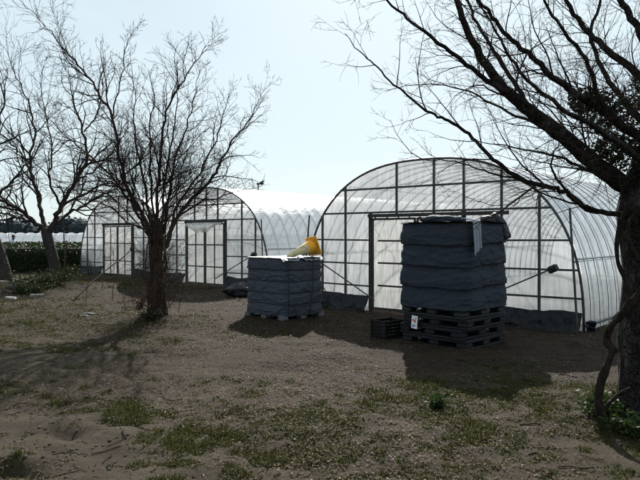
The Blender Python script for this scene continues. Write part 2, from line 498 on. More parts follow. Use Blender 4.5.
def link(name, me, parent=None):
    o = bpy.data.objects.new(name, me); COL.objects.link(o)
    if parent is not None: o.parent = parent
    return o


def np_mesh(name, V, F, m, smooth=False):
    """V (n,3), F (k,3|4)"""
    V = np.ascontiguousarray(V, dtype=np.float32); F = np.ascontiguousarray(F, dtype=np.int32)
    me = bpy.data.meshes.new(name); k = F.shape[1]
    me.vertices.add(len(V)); me.vertices.foreach_set('co', V.ravel())
    me.loops.add(F.size); me.loops.foreach_set('vertex_index', F.ravel())
    me.polygons.add(len(F)); me.polygons.foreach_set('loop_start', np.arange(0, F.size, k, dtype=np.int32))
    if smooth: me.polygons.foreach_set('use_smooth', np.ones(len(F), dtype=bool))
    me.update(calc_edges=True); me.validate(); me.materials.append(m)
    return me


def tag(o, label=None, cat=None, group=None, kind=None):
    if label: o['label'] = label
    if cat: o['category'] = cat
    if group: o['group'] = group
    if kind: o['kind'] = kind
    return o


def thing(name, loc, rz=0, label=None, cat=None, group=None):
    o = bpy.data.objects.new(name, None); COL.objects.link(o)
    o.location = loc; o.rotation_euler = (0, 0, rz); o.empty_display_size = .3
    return tag(o, label, cat, group)


def smooth_path(pts, n=6):
    """Catmull-Rom through points (and any extra coordinate such as radius)"""
    P = [np.array(p, dtype=float) for p in pts]
    P = [2 * P[0] - P[1]] + P + [2 * P[-1] - P[-2]]
    out = []
    for i in range(1, len(P) - 2):
        for k in range(n):
            t = k / n
            a, b, c, d = P[i - 1], P[i], P[i + 1], P[i + 2]
            out.append(.5 * ((2 * b) + (-a + c) * t + (2 * a - 5 * b + 4 * c - d) * t * t + (-a + 3 * b - 3 * c + d) * t ** 3))
    out.append(P[-2])
    return out


# ------------------------------------------------------------------ ground
def axis(lo_dense, hi_dense, step, far_lo, far_hi, grow=1.22):
    a = list(np.arange(lo_dense, hi_dense + 1e-6, step))
    s = step; x = a[-1]
    while x < far_hi: s *= grow; x += s; a.append(x)
    s = step; x = a[0]; b = []
    while x > far_lo: s *= grow; x -= s; b.append(x)
    return np.array(b[::-1] + a)


gx = axis(-6.0, 6.0, .05, -1500, 1500)
gy = axis(2.8, 12.5, .05, -300, 2200, 1.12)
GX, GY = np.meshgrid(gx, gy)
GZ = gz(GX, GY)
V = np.stack([GX.ravel(), GY.ravel(), GZ.ravel()], 1)
ny, nx = GX.shape
ii = (np.arange(ny - 1)[:, None] * nx + np.arange(nx - 1)[None, :]).ravel()
F = np.stack([ii, ii + 1, ii + nx + 1, ii + nx], 1)
gme = np_mesh('ground', V, F, M['ground'], True)
for nm, fn in (('grass', grassmask), ('soil_shade', soil_shade_mask)):
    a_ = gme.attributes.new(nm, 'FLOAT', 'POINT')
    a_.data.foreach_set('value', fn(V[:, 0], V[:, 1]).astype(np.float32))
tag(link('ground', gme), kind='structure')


def gh_(x, y): return float(gz(x, y))


# ------------------------------------------------------------------ greenhouses
HW, HH, NE = 3.1, 3.1, 2.45
THETA = math.atan2(-.655, .756)


def prof(n=40, hw=HW, hh=HH):
    pts = []
    for k in range(n + 1):
        a = math.pi * (1 - k / n)
        c, s_ = math.cos(a), max(math.sin(a), 0)
        pts.append((hw * math.copysign(abs(c) ** (2 / NE), c), hh * s_ ** (2 / NE)))
    return pts


def hgt(s, hw=HW, hh=HH):
    q = min(abs(s) / hw, 1)
    return hh * (1 - q ** NE) ** (1 / NE)


def halfw(z):
    return HW * max(1 - (z / HH) ** NE, 0) ** (1 / NE)


def wall_film(cuts_s, cuts_z, hole, y, amp, seed):
    """the flat end sheet, following the hoop, with the door opening left out"""
    ss = set(round(x, 4) for x in cuts_s)
    for k in range(61): ss.add(round(HW * math.sin(math.pi * (k / 60 - .5)), 4))
    ss = sorted(ss)
    ss = [x for i, x in enumerate(ss) if i == 0 or x - ss[i - 1] > .012 or x in cuts_s]
    zs = sorted(set([round(k * HH / 34, 4) for k in range(35)] + [round(x, 4) for x in cuts_z]))
    mb = MB(); idx = {}
    for i, s_ in enumerate(ss):
        h = hgt(s_)
        for j, z in enumerate(zs):
            zz = min(z, h)
            wv = amp * (float(fbm(s_ * 3 + zz * 1.1, zz * 1.1, seed, 3)) - .5)
            idx[i, j] = len(mb.v); mb.v.append((s_, y + wv, zz))
    for i in range(len(ss) - 1):
        for j in range(len(zs) - 1):
            if max(hgt(ss[i]), hgt(ss[i + 1])) <= zs[j]: continue
            if hole and hole[0] - 1e-3 <= ss[i] and ss[i + 1] <= hole[1] + 1e-3 and zs[j + 1] <= hole[2] + 1e-3: continue
            mb.f.append((idx[i, j], idx[i + 1, j], idx[i + 1, j + 1], idx[i, j + 1]))
    return mb


def bar(root, name, p, q, r, m, n=6):
    mb = MB()
    p, q = Vector(p), Vector(q)
    mb.tube([p, q], r, n)
    return mb.obj(name, m, root)


def flat_bar(root, name, p, q, wdt, dep, m):
    """rectangular bar in the end wall plane from p to q"""
    p, q = Vector(p), Vector(q); d = q - p; L = d.length
    rot = Vector((0, 0, 1)).rotation_difference(d.normalized()).to_matrix()
    mb = MB(); mb.box((p + q) / 2, (wdt, dep, L), rot)
    return mb.obj(name, m, root)


def skirt(root, s0, s1, seed, top=.34):
    n = max(int((s1 - s0) / .025), 4); P = []
    for j in range(17):
        t = j / 16; row = []
        for i in range(n + 1):
            s_ = s0 + (s1 - s0) * i / n
            tp = top + .05 * (float(fbm(s_ * 2.2, 3, seed)) - .5) * 2
            bulge = .05 + .16 * (1 - t) ** 1.6 * (.4 + 1.2 * float(fbm(s_ * 2.5, t * 2, seed + 5)))
            q_ = float(fbm(s_ * 9 + t * .8, t * .7, seed + 9, 3)); fold = -.045 * (1 - abs(2 * q_ - 1)) ** 3 * math.sin(math.pi * min(t * .9 + .1, 1)) + .015
            row.append((s_, -bulge + fold, max(t * tp - .01, -.02)))
        P.append(row)
    MB().grid(P).obj('skirt', M['skirt'], root, True)


def greenhouse(center, label, verts, rails, door, length, hoop_step=.5, zoff=0.0, mullions=2, seed=1, drape=False, winders=(1,), straps=False, leaf_split=None):
    root = thing('greenhouse', (center[0], center[1], zoff), THETA, label, 'greenhouse', 'arched film greenhouses in a row')
    d0, d1, dz = door
    wf = wall_film([v for v in verts] + [d0, d1], list(rails) + [dz], (d0, d1, dz), 0, .07, seed)
    wf.obj('end_film', M['film'], root, True)
    back = wall_film([], [], None, length, .04, seed + 3)
    back.obj('end_film', M['film'], root, True)
    # roof sheet, pulled in a little between the hoops
    pr = prof(48); P = []
    ny_ = int(length / (hoop_step / 4))
    for j in range(ny_ + 1):
        y = length * j / ny_
        sag = .022 * math.sin(math.pi * (y / hoop_step % 1)) ** 2
        row = []
        for i, (a, b) in enumerate(pr):
            k = 1 - sag / 3 * min(1, b / 1.0 + .3)
            n_ = .014 * (float(fbm(i * .45, y * 1.6, seed + 20, 2)) - .5)
            row.append((a * (k + .007 + n_), y, max(b * (k + .007 + n_), 0)))
        P.append(row)
    MB().grid(P).obj('roof_film', M['roof'], root, True)
    MB().box((0, length / 2, .03), (2 * HW - .5, length - .5, .03)).obj('bounce_sheet', M['bounce'], root)  # pale sheet added inside to bounce sunlight onto the film
    # hoops share one mesh
    hm = MB().tube([(a, 0, b) for a, b in prof(36)], .017, 6).mesh('hoop', M['pipe'], True)
    k = 0; y = 0.0
    fm = MB().tube([(a, 0, b) for a, b in prof(44)], .023, 8).mesh('front_hoop', M['pipe'], True)
    while y < length + .01:
        o = link('front_hoop' if k == 0 else 'hoop', fm if k == 0 else hm, root); o.location = (0, y if k else -.012, 0)
        k += 1; y += hoop_step
    # purlins
    for sgn in (-1, 1):
        bar(root, 'purlin', (sgn * halfw(1.15) * .985, 0, 1.15), (sgn * halfw(1.15) * .985, length, 1.15), .016, M['pipe'])
        bar(root, 'side_channel', (sgn * (halfw(1.2) + .022), .02, 1.2), (sgn * (halfw(1.2) + .022), length, 1.2), .018, M['brightpipe'])
        bar(root, 'roll_pipe', (sgn * (halfw(.12) + .05), -.05, .10), (sgn * (halfw(.12) + .05), length, .10), .022, M['pipe'])
        bar(root, 'purlin', (sgn * 1.9 * .985, .02, hgt(1.9) - .03), (sgn * 1.9 * .985, length, hgt(1.9) - .03), .012, M['pipe'])
    bar(root, 'ridge_purlin', (0, .02, HH - .035), (0, length, HH - .035), .016, M['pipe'])
    # end wall frame
    for v in verts:
        if d0 + .02 < v < d1 - .02: lo = dz + .03
        else: lo = 0
        flat_bar(root, 'mullion', (v, -.02, lo), (v, -.02, hgt(v) - .012), .038, .04, M['pipe'])
    for z in rails:
        wv = halfw(z) - .01
        if z < dz - .02:
            flat_bar(root, 'rail', (-wv, -.048, z), (d0 - .03, -.048, z - .01), .034, .016, M['pipe'])
            flat_bar(root, 'rail', (d1 + .03, -.048, z), (wv, -.048, z + .012), .034, .016, M['pipe'])
        else:
            flat_bar(root, 'rail', (-wv, -.048, z), (wv, -.048, z), .04, .016, M['pipe'])
    # door: frame posts, header track and two leaves
    for x in (d0, d1):
        flat_bar(root, 'door_post', (x, -.055, 0), (x, -.055, dz + .05), .07, .05, M['rail'])
    flat_bar(root, 'door_track', (d0 - .04, -.095, dz + .0), (d1 + (.9 if mullions == 0 else .05), -.095, dz + .0), .07, .03, M['rail'])
    mid = (d0 + d1) / 2 if leaf_split is None else leaf_split
    for q, (a, b) in enumerate(((d0 + .05, mid - .012), (mid + .012, d1 - .05))):
        yy = -.07
        lf = MB()
        for x in (a + .02, b - .02): lf.box((x, yy, dz / 2 - .0), (.04, .03, dz - .10))
        for z in (.07, dz - .07): lf.box(((a + b) / 2, yy, z), (b - a - .082, .028, .045))
        leaf = lf.obj('door_leaf', M['pipe'] if mullions else M['rail'], root)
        P = [[(a + .03 + (b - a - .06) * i / 14, yy + .012 + .03 * (float(fbm(i * .6, j * .25, seed + 31 + q, 3)) - .5), .06 + (dz - .13) * j / 16) for i in range(15)] for j in range(17)]
        MB().grid(P).obj('door_film', M['oldfilm'], leaf, True)
        for z in (dz * .30, dz * .64) if mullions else (.55, 1.02, 1.48):
            flat_bar(leaf, 'door_rail', (a + (.042 if mullions else .16), yy - .012, z), (b - .042, yy - .012, z), .036, .02, M['rail'])
        for v in range(1, mullions):
            x = a + (b - a) * v / mullions
            flat_bar(leaf, 'door_mullion', (x, yy - .002, .095), (x, yy - .002, dz - .095), .03, .026, M['pipe'])
    if drape:
        P = []
        for j in range(8):
            t = j / 7
            P.append([(d0 + .1 + (d1 - d0 - .2) * i / 40, -.125 - .04 * math.sin(t * 3) - .03 * (float(fbm(i * .5, t * 2, 77)) - .5),
                       dz - .03 - t * (.05 + .26 * abs(math.sin(i / 40 * 3.1 + .3)) * (.5 + float(fbm(i * .35, 1, 71))))) for i in range(41)])
        MB().grid(P).obj('rolled_film', M['oldfilm'], root, True)
    skirt(root, -HW + .02, d0 - .06, seed + 40)
    skirt(root, d1 + .06, HW - .02, seed + 50)
    # a side sheet lapped over the lower wall
    for sgn in winders:
        g = Vector((sgn * 2.62, -.16, 1.03)); e = Vector((sgn * 1.0, -.24, .26))
        wr = MB().tube([g, g.lerp(e, .5) + Vector((0, 0, .01)), e], .014, 6).obj('winder_rod', M['pipe'], root)
        mb = MB(); rot = Matrix.Rotation(sgn * -.45, 3, 'Y')
        mb.bevbox(g + Vector((sgn * .02, 0, .0)), (.17, .11, .12), .02, rot)
        mb.tube([g + Vector((sgn * .02, -.06, 0)), g + Vector((sgn * .02, -.12, 0))], .03, 8)
        mb.obj('winder_gearbox', M['black'], root)
        mb = MB(); mb.tube([g + Vector((sgn * .02, -.12, 0)), g + Vector((sgn * .10, -.13, .07)), g + Vector((sgn * .10, -.20, .07))], .009, 6)
        mb.obj('crank_handle', M['pipe'], root)
        bar(root, 'corner_post', (sgn * (HW - .05), -.17, 0), (sgn * (HW - .20), -.12, 2.05), .019, M['pipe'])
    if straps:
        for k in range(int(length / hoop_step)):
            y = (k + .5) * hoop_step
            mb = MB(); pts = [(a * 1.006 + .012 * (1 if a > 0 else -1), y, b * 1.006 + .006) for a, b in prof(30) if a > 1.2]
            mb.tube(pts, .006, 4); mb.obj('film_strap', M['rope'], root)
    return root


greenhouse((2.03, 12.28), 'widest arched film greenhouse, its double door behind the tarp-wrapped crate on pallets',
           [-2.59, -1.93, -.6, .27, .91, 1.66, 2.35], [.53, 1.0, 1.5, 2.07, 2.57], (-1.23, .93, 2.0), 15,
           mullions=0, seed=1, winders=(-1, 1), straps=True, leaf_split=-.1)
greenhouse((-3.80, 19.8), 'middle film greenhouse with glazed-looking double door and film bunched under its header',
           [-2.5, -1.9, -1.25, -.3, .3, .85, 1.96, 2.55], [.45, .95, 1.45, 2.07, 2.55], (-.68, 1.26, 2.02), 14,
           mullions=2, seed=101, drape=True, winders=(1,))
greenhouse((-7.75, 24.1), 'film greenhouse beside the tea hedge, dark film heaped along its foot',
           [-2.5, -1.9, -.1, .5, 1.6, 2.2, 2.7], [.5, 1.0, 1.5, 2.05, 2.5], (-1.15, .95, 2.0), 12,
           mullions=2, seed=201, winders=(1,))

# wind vane on the middle greenhouse ridge
rp = Vector((-3.80, 19.8, 0)) + Vector((.655, .756, 0)) * 2.5
vane = thing('weather_vane', (rp.x, rp.y, HH + .0), 0, 'small dark two-bladed vane on a stalk above the middle greenhouse roof', 'weather vane')
MB().tube([(0, 0, -.02), (0, 0, .29)], .018, 6).obj('stalk', M['black'], vane)
mb = MB(); mb.bevbox((.0, 0, .29), (.09, .07, .09), .02); mb.obj('hub', M['black'], vane)
for e in ((.22, 0, .40), (.21, .03, .29)):
    e = Vector(e); s0 = Vector((.02, 0, .29)); mid = s0.lerp(e, .6)
    MB().tube([s0, mid, e], [.02, .04, .012], 6).obj('blade', M['black'], vane)


# ------------------------------------------------------------------ wrapped containers
def wrapped(root, a, z0, z1, bands, m, seed, sag=.032, lean=(0, 0), name='wrap'):
    n, rows = 200, bands * 22
    rb = random.Random(seed); off = [rb.uniform(-.010, .010) for _ in range(bands + 2)]
    cache = {}
    def ring(k, v, extra=0.0):
        an = 2 * math.pi * k / n
        c, s_ = math.cos(an), math.sin(an)
        r = (abs(c) ** 7 + abs(s_) ** 7) ** (-1 / 7)
        X_, Y_ = c * r, s_ * r
        if k not in cache:
            cache[k] = ((float(fbm(X_ * .9 + 5, Y_ * .9 + seed, seed, 2)) - .5) * .22, float(fbm(X_ * 1.6 + 9, Y_ * 1.6 + seed, seed + 1, 3)))
        wob, st = cache[k]
        bv = v * bands + wob * math.sin(math.pi * min(max(v, 0), 1))
        b0 = int(math.floor(bv)); fr = bv - b0; b0 = min(max(b0, 0), bands - 1)
        sg = sag * (.5 + .9 * float(vnoise(X_ * 1.3 + b0 * 3.7, Y_ * 1.3 + seed, seed + 2)))
        prof_ = -sg * fr ** .7 + .016 * math.sin(math.pi * fr) + off[b0] * (1 - fr) + off[b0 + 1] * fr
        # pulled folds: thin creases running aslant from ridge to ridge
        q1 = float(fbm(X_ * 2.0 + Y_ * 1.6 + v * 1.4, v * bands * 2.2 - X_ * .7, seed + 3, 2))
        q2 = float(fbm(X_ * 2.4 - Y_ * 2.0 - v * 2.0, v * bands * 2.6 + X_ * 1.2, seed + 6, 2))
        crease = .016 * (1 - abs(2 * q1 - 1)) ** 7 - .012 * (1 - abs(2 * q2 - 1)) ** 9 + .016 * (float(fbm(X_ * 1.5 + 4, Y_ * 1.5 + v * 3, seed + 7, 3)) - .5)
        rr = a * r * (1.0 + extra) + prof_ + crease
        return (rr * c + lean[0] * v, rr * s_ + lean[1] * v)
    mb = MB(); o = 0
    for j in range(rows + 1):
        v = j / rows
        for k in range(n):
            x, y = ring(k, v)
            zz = z0 + (z1 - z0) * v + .03 * (float(fbm(math.cos(6.2832 * k / n) * 3, math.sin(6.2832 * k / n) * 3 + v * 2, seed + 11, 3)) - .5)
            mb.v.append((x, y, zz))
    for j in range(rows):
        for k in range(n):
            q = (k + 1) % n
            mb.f.append((j * n + k, j * n + q, (j + 1) * n + q, (j + 1) * n + k))
    ob = mb.obj(name, m, root, True)
    # lid cloth
    lid = MB(); last = None; N = 9
    for j in range(N + 1):
        t = 1 - j / N
        for k in range(n):
            x, y = ring(k, 1.0)
            lid.v.append((x * t * 1.004, y * t * 1.004, z1 + .012 - .03 * (1 - t) ** 1.5 + .04 * (float(fbm(x * t * 5 + 3, y * t * 5, seed + 13, 3)) - .5) * min(1, (1 - t) * 4 + .15)))
    for j in range(N):
        for k in range(n):
            q = (k + 1) % n
            lid.f.append((j * n + k, j * n + q, (j + 1) * n + q, (j + 1) * n + k))
    return ob, lid


def pallet(x, y, z, rz, m, label, size=1.1, h=.144):
    root = thing('plastic_pallet', (x, y, z), rz, label, 'pallet', 'plastic pallets stacked under the wrapped crate')
    hs = size / 2
    # top deck of seven planks with gaps, lipped edge
    edge = MB()
    for sgn in (-1, 1):
        edge.bevbox((0, sgn * (hs - .03), h - .022), (size, .06, .042), .006)
        edge.bevbox((sgn * (hs - .03), 0, h - .022), (.06, size - .122, .042), .006)
    edge.obj('deck_rim', m, root)
    sl = MB().bevbox((0, 0, 0), (size - .124, .10, .03), .004).mesh('deck_board', m)
    for k in range(7):
        o = link('deck_board', sl, root); o.location = (0, -.42 + k * .14, h - .020)
    big = MB().bevbox((0, 0, 0), (.17, .17, h - .075), .012).mesh('block', m)
    for i in (-1, 0, 1):
        for j in (-1, 0, 1):
            o = link('block', big, root); o.location = (i * (hs - .088), j * (hs - .088), .032 + (h - .075) / 2)
    run = MB().bevbox((0, 0, 0), (size, .15, .030), .005).mesh('runner', m)
    for j in (-1, 0, 1):
        o = link('runner', run, root); o.location = (0, j * (hs - .078), .016)
    for i in (-1, 1):
        MB().bevbox((i * (hs - .078), 0, .0155), (.15, size - .32, .029), .005).obj('cross_runner', m, root)
    return root


PX, PY = 2.0, 9.30
PZ = gh_(PX, PY) - .01
PROT = R(44)
plabels = ['lowest navy pallet of the stack, on the ground under the wrapped crate', 'navy pallet second from the ground in the stack under the wrapped crate',
           'navy pallet third from the ground, with the white tag hanging on it', 'greyer topmost pallet, directly under the tall wrapped crate']
for k in range(4):
    pallet(PX + (.012, -.015, .02, 0)[k], PY + (0, .015, -.01, .01)[k], PZ + k * .1455, PROT + R((1.5, -2.5, 2, -1)[k]), M['pallet_g'] if k == 3 else M['pallet'], plabels[k])
ztop = PZ + 4 * .1455
crate = thing('wrapped_crate', (PX, PY, ztop), PROT, 'tall crate wrapped in dark blue cloth, standing on a stack of pallets', 'wrapped crate')
_, lid = wrapped(crate, .615, -.02, 1.20, 4, M['cloth'], 3, sag=.05, lean=(.0, .0), name='cloth_wrap')
lid.obj('cloth_lid', M['cloth'], crate, True)
# corner feet of the inner frame
for sx in (-1, 1):
    for sy in (-1, 1):
        MB().bevbox((sx * .49, sy * .49, .035), (.07, .07, .07), .008).obj('frame_foot', M['pallet_g'], crate)
# heap of cloth on the lid
def lump(name, loc, size, m, seed, label, cat, tilt=0):
    mb = MB(); nu, nv = 28, 16
    P = []
    for j in range(nv + 1):
        ph = math.pi * j / nv; row = []
        for i in range(nu + 1):
            th = 2 * math.pi * (i % nu) / nu
            d = Vector((math.sin(ph) * math.cos(th), math.sin(ph) * math.sin(th), math.cos(ph)))
            k = 1 + .5 * (float(fbm(d.x * 2.2 + seed, d.y * 2.2 + d.z * 1.7, seed, 3)) - .5) + .22 * (float(fbm(d.x * 6 + seed, d.y * 6 + d.z * 5, seed + 2, 2)) - .5)
            z = d.z * size[2] * k
            row.append((d.x * size[0] * k, d.y * size[1] * k, z if z > -size[2] * .5 else -size[2] * .5 + (z + size[2] * .5) * .1))
        P.append(row)
    mb.grid(P); o = mb.obj(name, m, None, True)
    o.location = loc; o.rotation_euler = (0, tilt, 0)
    return tag(o, label, cat)


ct = ztop + 1.215
lump('folded_tarp', (PX - .20, PY - .10, ct + .035), (.30, .2, .075), M['cloth'], 5, 'dark folded tarp lying on top of the tall wrapped crate', 'tarp')
lump('plastic_bag', (PX + .72, PY + .0, ct - .13), (.12, .16, .26), M['bag'], 9, 'black plastic bag hanging over the corner of the tall wrapped crate', 'bag', R(-20))
lump('crumpled_cloth', (PX + .60, PY + .05, ct + .02), (.18, .15, .08), M['bag'], 15, 'crumpled black sheet on the crate rim beside the hanging bag', 'sheet', R(12))
# towel draped over the right face of the crate (local face y = -.57)
P = []
for j in range(22):
    t = j / 21; row = []
    for i in range(13):
        u = i / 12 - .5
        wdt = .13 + .05 * t
        x = PX + .10 + .05 * t
        path_in = t < .3
        if path_in: off, z = .12 - t / .3 * .12, ct + .028 + .012 * math.sin(t * 20)
        else: off, z = -.05, ct + .02 - (t - .3) / .7 * .50 * (1 - .35 * (i / 12) * (1 if t > .8 else .6) * (t - .3))
        fold = .020 * math.sin(u * 15 + t * 2)
        # outward direction of the nearer right face
        ox, oy = math.sin(R(44)), -math.cos(R(44))
        base = Vector((PX + .60 * ox, PY + .60 * oy, 0)); tang = Vector((math.cos(R(44)), math.sin(R(44)), 0))
        p = base + tang * (-.46 + u * wdt + .05 * t) + Vector((ox, oy, 0)) * (-off + fold + .02) + Vector((0, 0, z))
        row.append(p)
    P.append(row)
tw = MB().grid(P).obj('towel', M['towel'], None, True)
tag(tw, 'pale grey towel draped over the front rim of the tall wrapped crate', 'towel')
md = tw.modifiers.new('thick', 'SOLIDIFY'); md.thickness = .008

# paper tag hung on the pallets
fx, fy = -math.cos(R(44)), -math.sin(R(44))
nL = Vector((-math.cos(R(46)), -math.sin(R(46)), 0)); tL = Vector((math.sin(R(46)), -math.cos(R(46)), 0))
tp_ = Vector((PX, PY, 0)) + nL * .585 + tL * -.29
tgo = thing('paper_tag', (tp_.x, tp_.y, PZ + .33), 0, 'white tag with red and blue print hanging on the stacked pallets', 'tag')
tgo.rotation_euler = (R(0), R(5), math.atan2(tL.y, tL.x))
mb = MB(); mb.bevbox((0, 0, 0), (.105, .006, .19), .0025); mb.obj('card', M['tag'], tgo)
mb = MB(); mb.box((-.008, -.006, .03), (.055, .004, .022)); mb.box((.012, -.006, .008), (.03, .004, .02)); mb.obj('red_print', M['red'], tgo)
mb = MB(); mb.box((-.002, -.006, -.045), (.06, .004, .012)); mb.box((-.018, -.006, -.066), (.03, .004, .012)); mb.box((.024, -.006, .062), (.026, .004, .016)); mb.obj('blue_print', M['blue'], tgo)
MB().tube([(0, .0, .09), (.0, .0, .17)], .003, 4).obj('string', M['rope'], tgo)

# small open crate left of the pallets
CX, CY = 1.06, 9.62
cz = gh_(CX, CY)
cr_ = thing('plastic_crate', (CX, CY, cz), R(38), 'small black slatted crate on the ground beside the pallet stack', 'crate')
for sx, sy, ln, ax in ((0, -.18, .48, 0), (0, .18, .48, 0), (-.24, 0, .335, 1), (.24, 0, .335, 1)):
    for z in (.04, .095, .15, .205, .262):
        size = (ln, .016, .045) if ax == 0 else (.016, ln, .045)
        mb = MB(); mb.bevbox((sx, sy, z), size, .003); mb.obj('slat', M['crate'], cr_)
for sx in (-1, 1):
    for sy in (-1, 1):
        MB().bevbox((sx * .24, sy * .18, .15), (.04, .04, .30), .004).obj('corner', M['crate'], cr_)
MB().bevbox((0, 0, .02), (.46, .34, .02), .004).obj('floor', M['crate'], cr_)

cr_.scale = (.85, .85, .95)

# left container
LX, LY = -.70, 12.2
LZ = gh_(LX, LY)
LROT = R(46)
lp = thing('pallet', (LX, LY, LZ - .01), LROT, 'low pale grey pallet under the crate that carries the yellow cone', 'pallet')
for i in (-1, 0, 1):
    for j in (-1, 0, 1):
        MB().bevbox((i * .48, j * .48, .045), (.15, .15, .09), .012).obj('block', M['palegrey'], lp)
for k in range(6):
    MB().bevbox((0, -.46 + k * .184, .103), (1.12, .14, .024), .004).obj('deck_board', M['palegrey'], lp)
lc = thing('wrapped_crate', (LX, LY, LZ + .105), LROT, 'lower roped crate wrapped in grey-blue tarp with a traffic cone on top', 'wrapped crate')
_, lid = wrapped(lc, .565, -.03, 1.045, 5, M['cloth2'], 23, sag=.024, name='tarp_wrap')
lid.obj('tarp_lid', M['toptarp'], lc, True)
# raised fold of the lid sheet
P = []
for j in range(9):
    t = j / 8
    P.append([(-.58 + i / 24 * 1.13, -.60 + t * .5, 1.058 + .05 * math.exp(-((i / 24 - .42 - .2 * t) / .07) ** 2) * (1 - t * .6) - .10 * max(0, .10 - t) * 6 * (.5 + float(fbm(i * .5, 2, 5))) + .02 * (float(fbm(i * .4, t * 4, 8)) - .5)) for i in range(25)])
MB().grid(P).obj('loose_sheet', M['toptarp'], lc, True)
# ropes
def rope(root, pts, r=.009):
    MB().tube(smooth_path(pts, 5), r, 5).obj('rope', M['rope'], root)


rope(lc, [(-.45, -.60, 1.06), (-.46, -.615, .8), (-.455, -.61, .5), (-.46, -.61, .22), (-.45, -.6, .02)])
rope(lc, [(-.46, -.615, .22), (-.3, -.61, .1), (-.22, -.60, -.06)])
rope(lc, [(-.46, -.615, .22), (-.57, -.60, .16), (-.61, -.42, .02), (-.60, -.30, -.06)])
rope(lc, [(.2, -.60, 1.06), (.19, -.615, .8), (.17, -.61, .42), (.14, -.61, .2), (.10, -.6, -.03)])
rope(lc, [(.14, -.605, .22), (.3, -.615, .30), (.5, -.60, .36), (.60, -.52, .42), (.61, -.3, .55)])
rope(lc, [(-.46, -.615, .2), (-.15, -.62, .15), (.12, -.61, .16)])
rope(lc, [(-.5, -.6, .98), (-.43, -.625, .93), (-.4, -.62, .86), (-.45, -.615, .84)])

# traffic cone lying on the left crate
tipp = at(288, 256.5, 11.95); basep = at(313.5, 246, 12.3)
ax = (tipp - basep).normalized()
cone = thing('traffic_cone', basep, 0, 'yellow traffic cone lying on its side on the lower wrapped crate', 'traffic cone')
cone.rotation_mode = 'QUATERNION'; cone.rotation_quaternion = ax.to_track_quat('Z', 'Y') @ Matrix.Rotation(R(8), 3, 'Z').to_quaternion()
CL = (tipp - basep).length
def lathe(mb, prof_, n=24):
    o = len(mb.v)
    for r, z in prof_:
        for k in range(n): mb.v.append((r * math.cos(2 * math.pi * k / n), r * math.sin(2 * math.pi * k / n), z))
    for j in range(len(prof_) - 1):
        for k in range(n):
            q = (k + 1) % n; mb.f.append((o + j * n + k, o + j * n + q, o + (j + 1) * n + q, o + (j + 1) * n + k))
    return mb
mb = MB(); mb.bevbox((0, 0, 0), (.38, .38, .035), .012); mb.bevbox((0, 0, .03), (.30, .30, .03), .01); mb.obj('base', M['cone_y'], cone)
lathe(MB(), [(.145, .045), (.14, .06), (.118, .19)]).obj('body', M['cone_y'], cone, True)
lathe(MB(), [(.121, .188), (.121, .192), (.060, CL * .8), (.057, CL * .8 + .004)]).obj('sleeve', M['cone_w'], cone, True)
lathe(MB(), [(.055, CL * .8), (.034, CL), (.024, CL + .01), (0.001, CL + .01)]).obj('tip', M['cone_w'], cone, True)


# ------------------------------------------------------------------ trees
class Grower:
    def __init__(s, rng, twig_r=.0035, thick=1.0, dens=1.0):
        s.r = rng; s.mb = MB(); s.twig = twig_r; s.count = 0; s.thick = thick; s.dens = dens; s.tip = .6

    def child_dir(s, d, ang):
        r = s.r; a = d.orthogonal().normalized()
        a = Matrix.Rotation(r.uniform(0, 2 * math.pi), 3, d) @ a
        return (d * math.cos(ang) + a * math.sin(ang)).normalized()

    def branch(s, p, d, L, r0, lvl, up=.05, wander=.22, kids=None):
        r = s.r; mb = s.mb
        n = max(4, min(10, int(L / (.07 * s.thick))))
        pts, rad, dirs = [p.copy()], [r0], [d.copy()]
        q = p.copy(); dd = d.copy(); bend = Vector((r.gauss(0, 1), r.gauss(0, 1), r.gauss(0, 1))) * (.5 / n)
        for i in range(n):
            dd = dd + bend + Vector((r.gauss(0, wander), r.gauss(0, wander), r.gauss(0, wander))) * .8 + Vector((0, 0, up))
            dd.normalize(); q = q + dd * (L / n)
            pts.append(q.copy()); dirs.append(dd.copy()); rad.append(max(r0 * (1 - .8 * (i + 1) / n), s.twig * .5))
        mb.tube(pts, rad, 6 if r0 > .03 else (5 if r0 > .012 else (4 if r0 > .008 else 3)), cap=False)
        s.count += 1
        if lvl <= 0: return
        s.spawn(pts, rad, dirs, L, lvl, up, wander, kids)

    def spawn(s, pts, rad, dirs, L, lvl, up=.05, wander=.22, kids=None, lo=.14, cap_len=9.0, ratio=(.32, .68), spacing=None):
        r = s.r
        sp = (.10, .085, .10, .14, .18)[min(lvl, 4)] * s.thick / s.dens
        nk = kids if kids else max(3, int(L / sp))
        nk = min(nk, 40)
        for k in range(nk):
            t = lo + (1 - lo) * (k + r.random()) / nk
            i = min(int(t * (len(pts) - 1)), len(pts) - 2); f = t * (len(pts) - 1) - i
            p = pts[i].lerp(pts[i + 1], f); rr = rad[i]
            cd = s.child_dir(dirs[i], r.uniform(R(20), R(56)))
            cl = min(L * r.uniform(*ratio) * (1.25 - s.tip * t), cap_len)
            if cl < .05: continue
            cr_ = max(min(rr * r.uniform(.5, .75), (.0016 + cl * .0085) * s.thick), s.twig)
            s.branch(p, cd, cl, cr_, lvl - 1, up, wander)


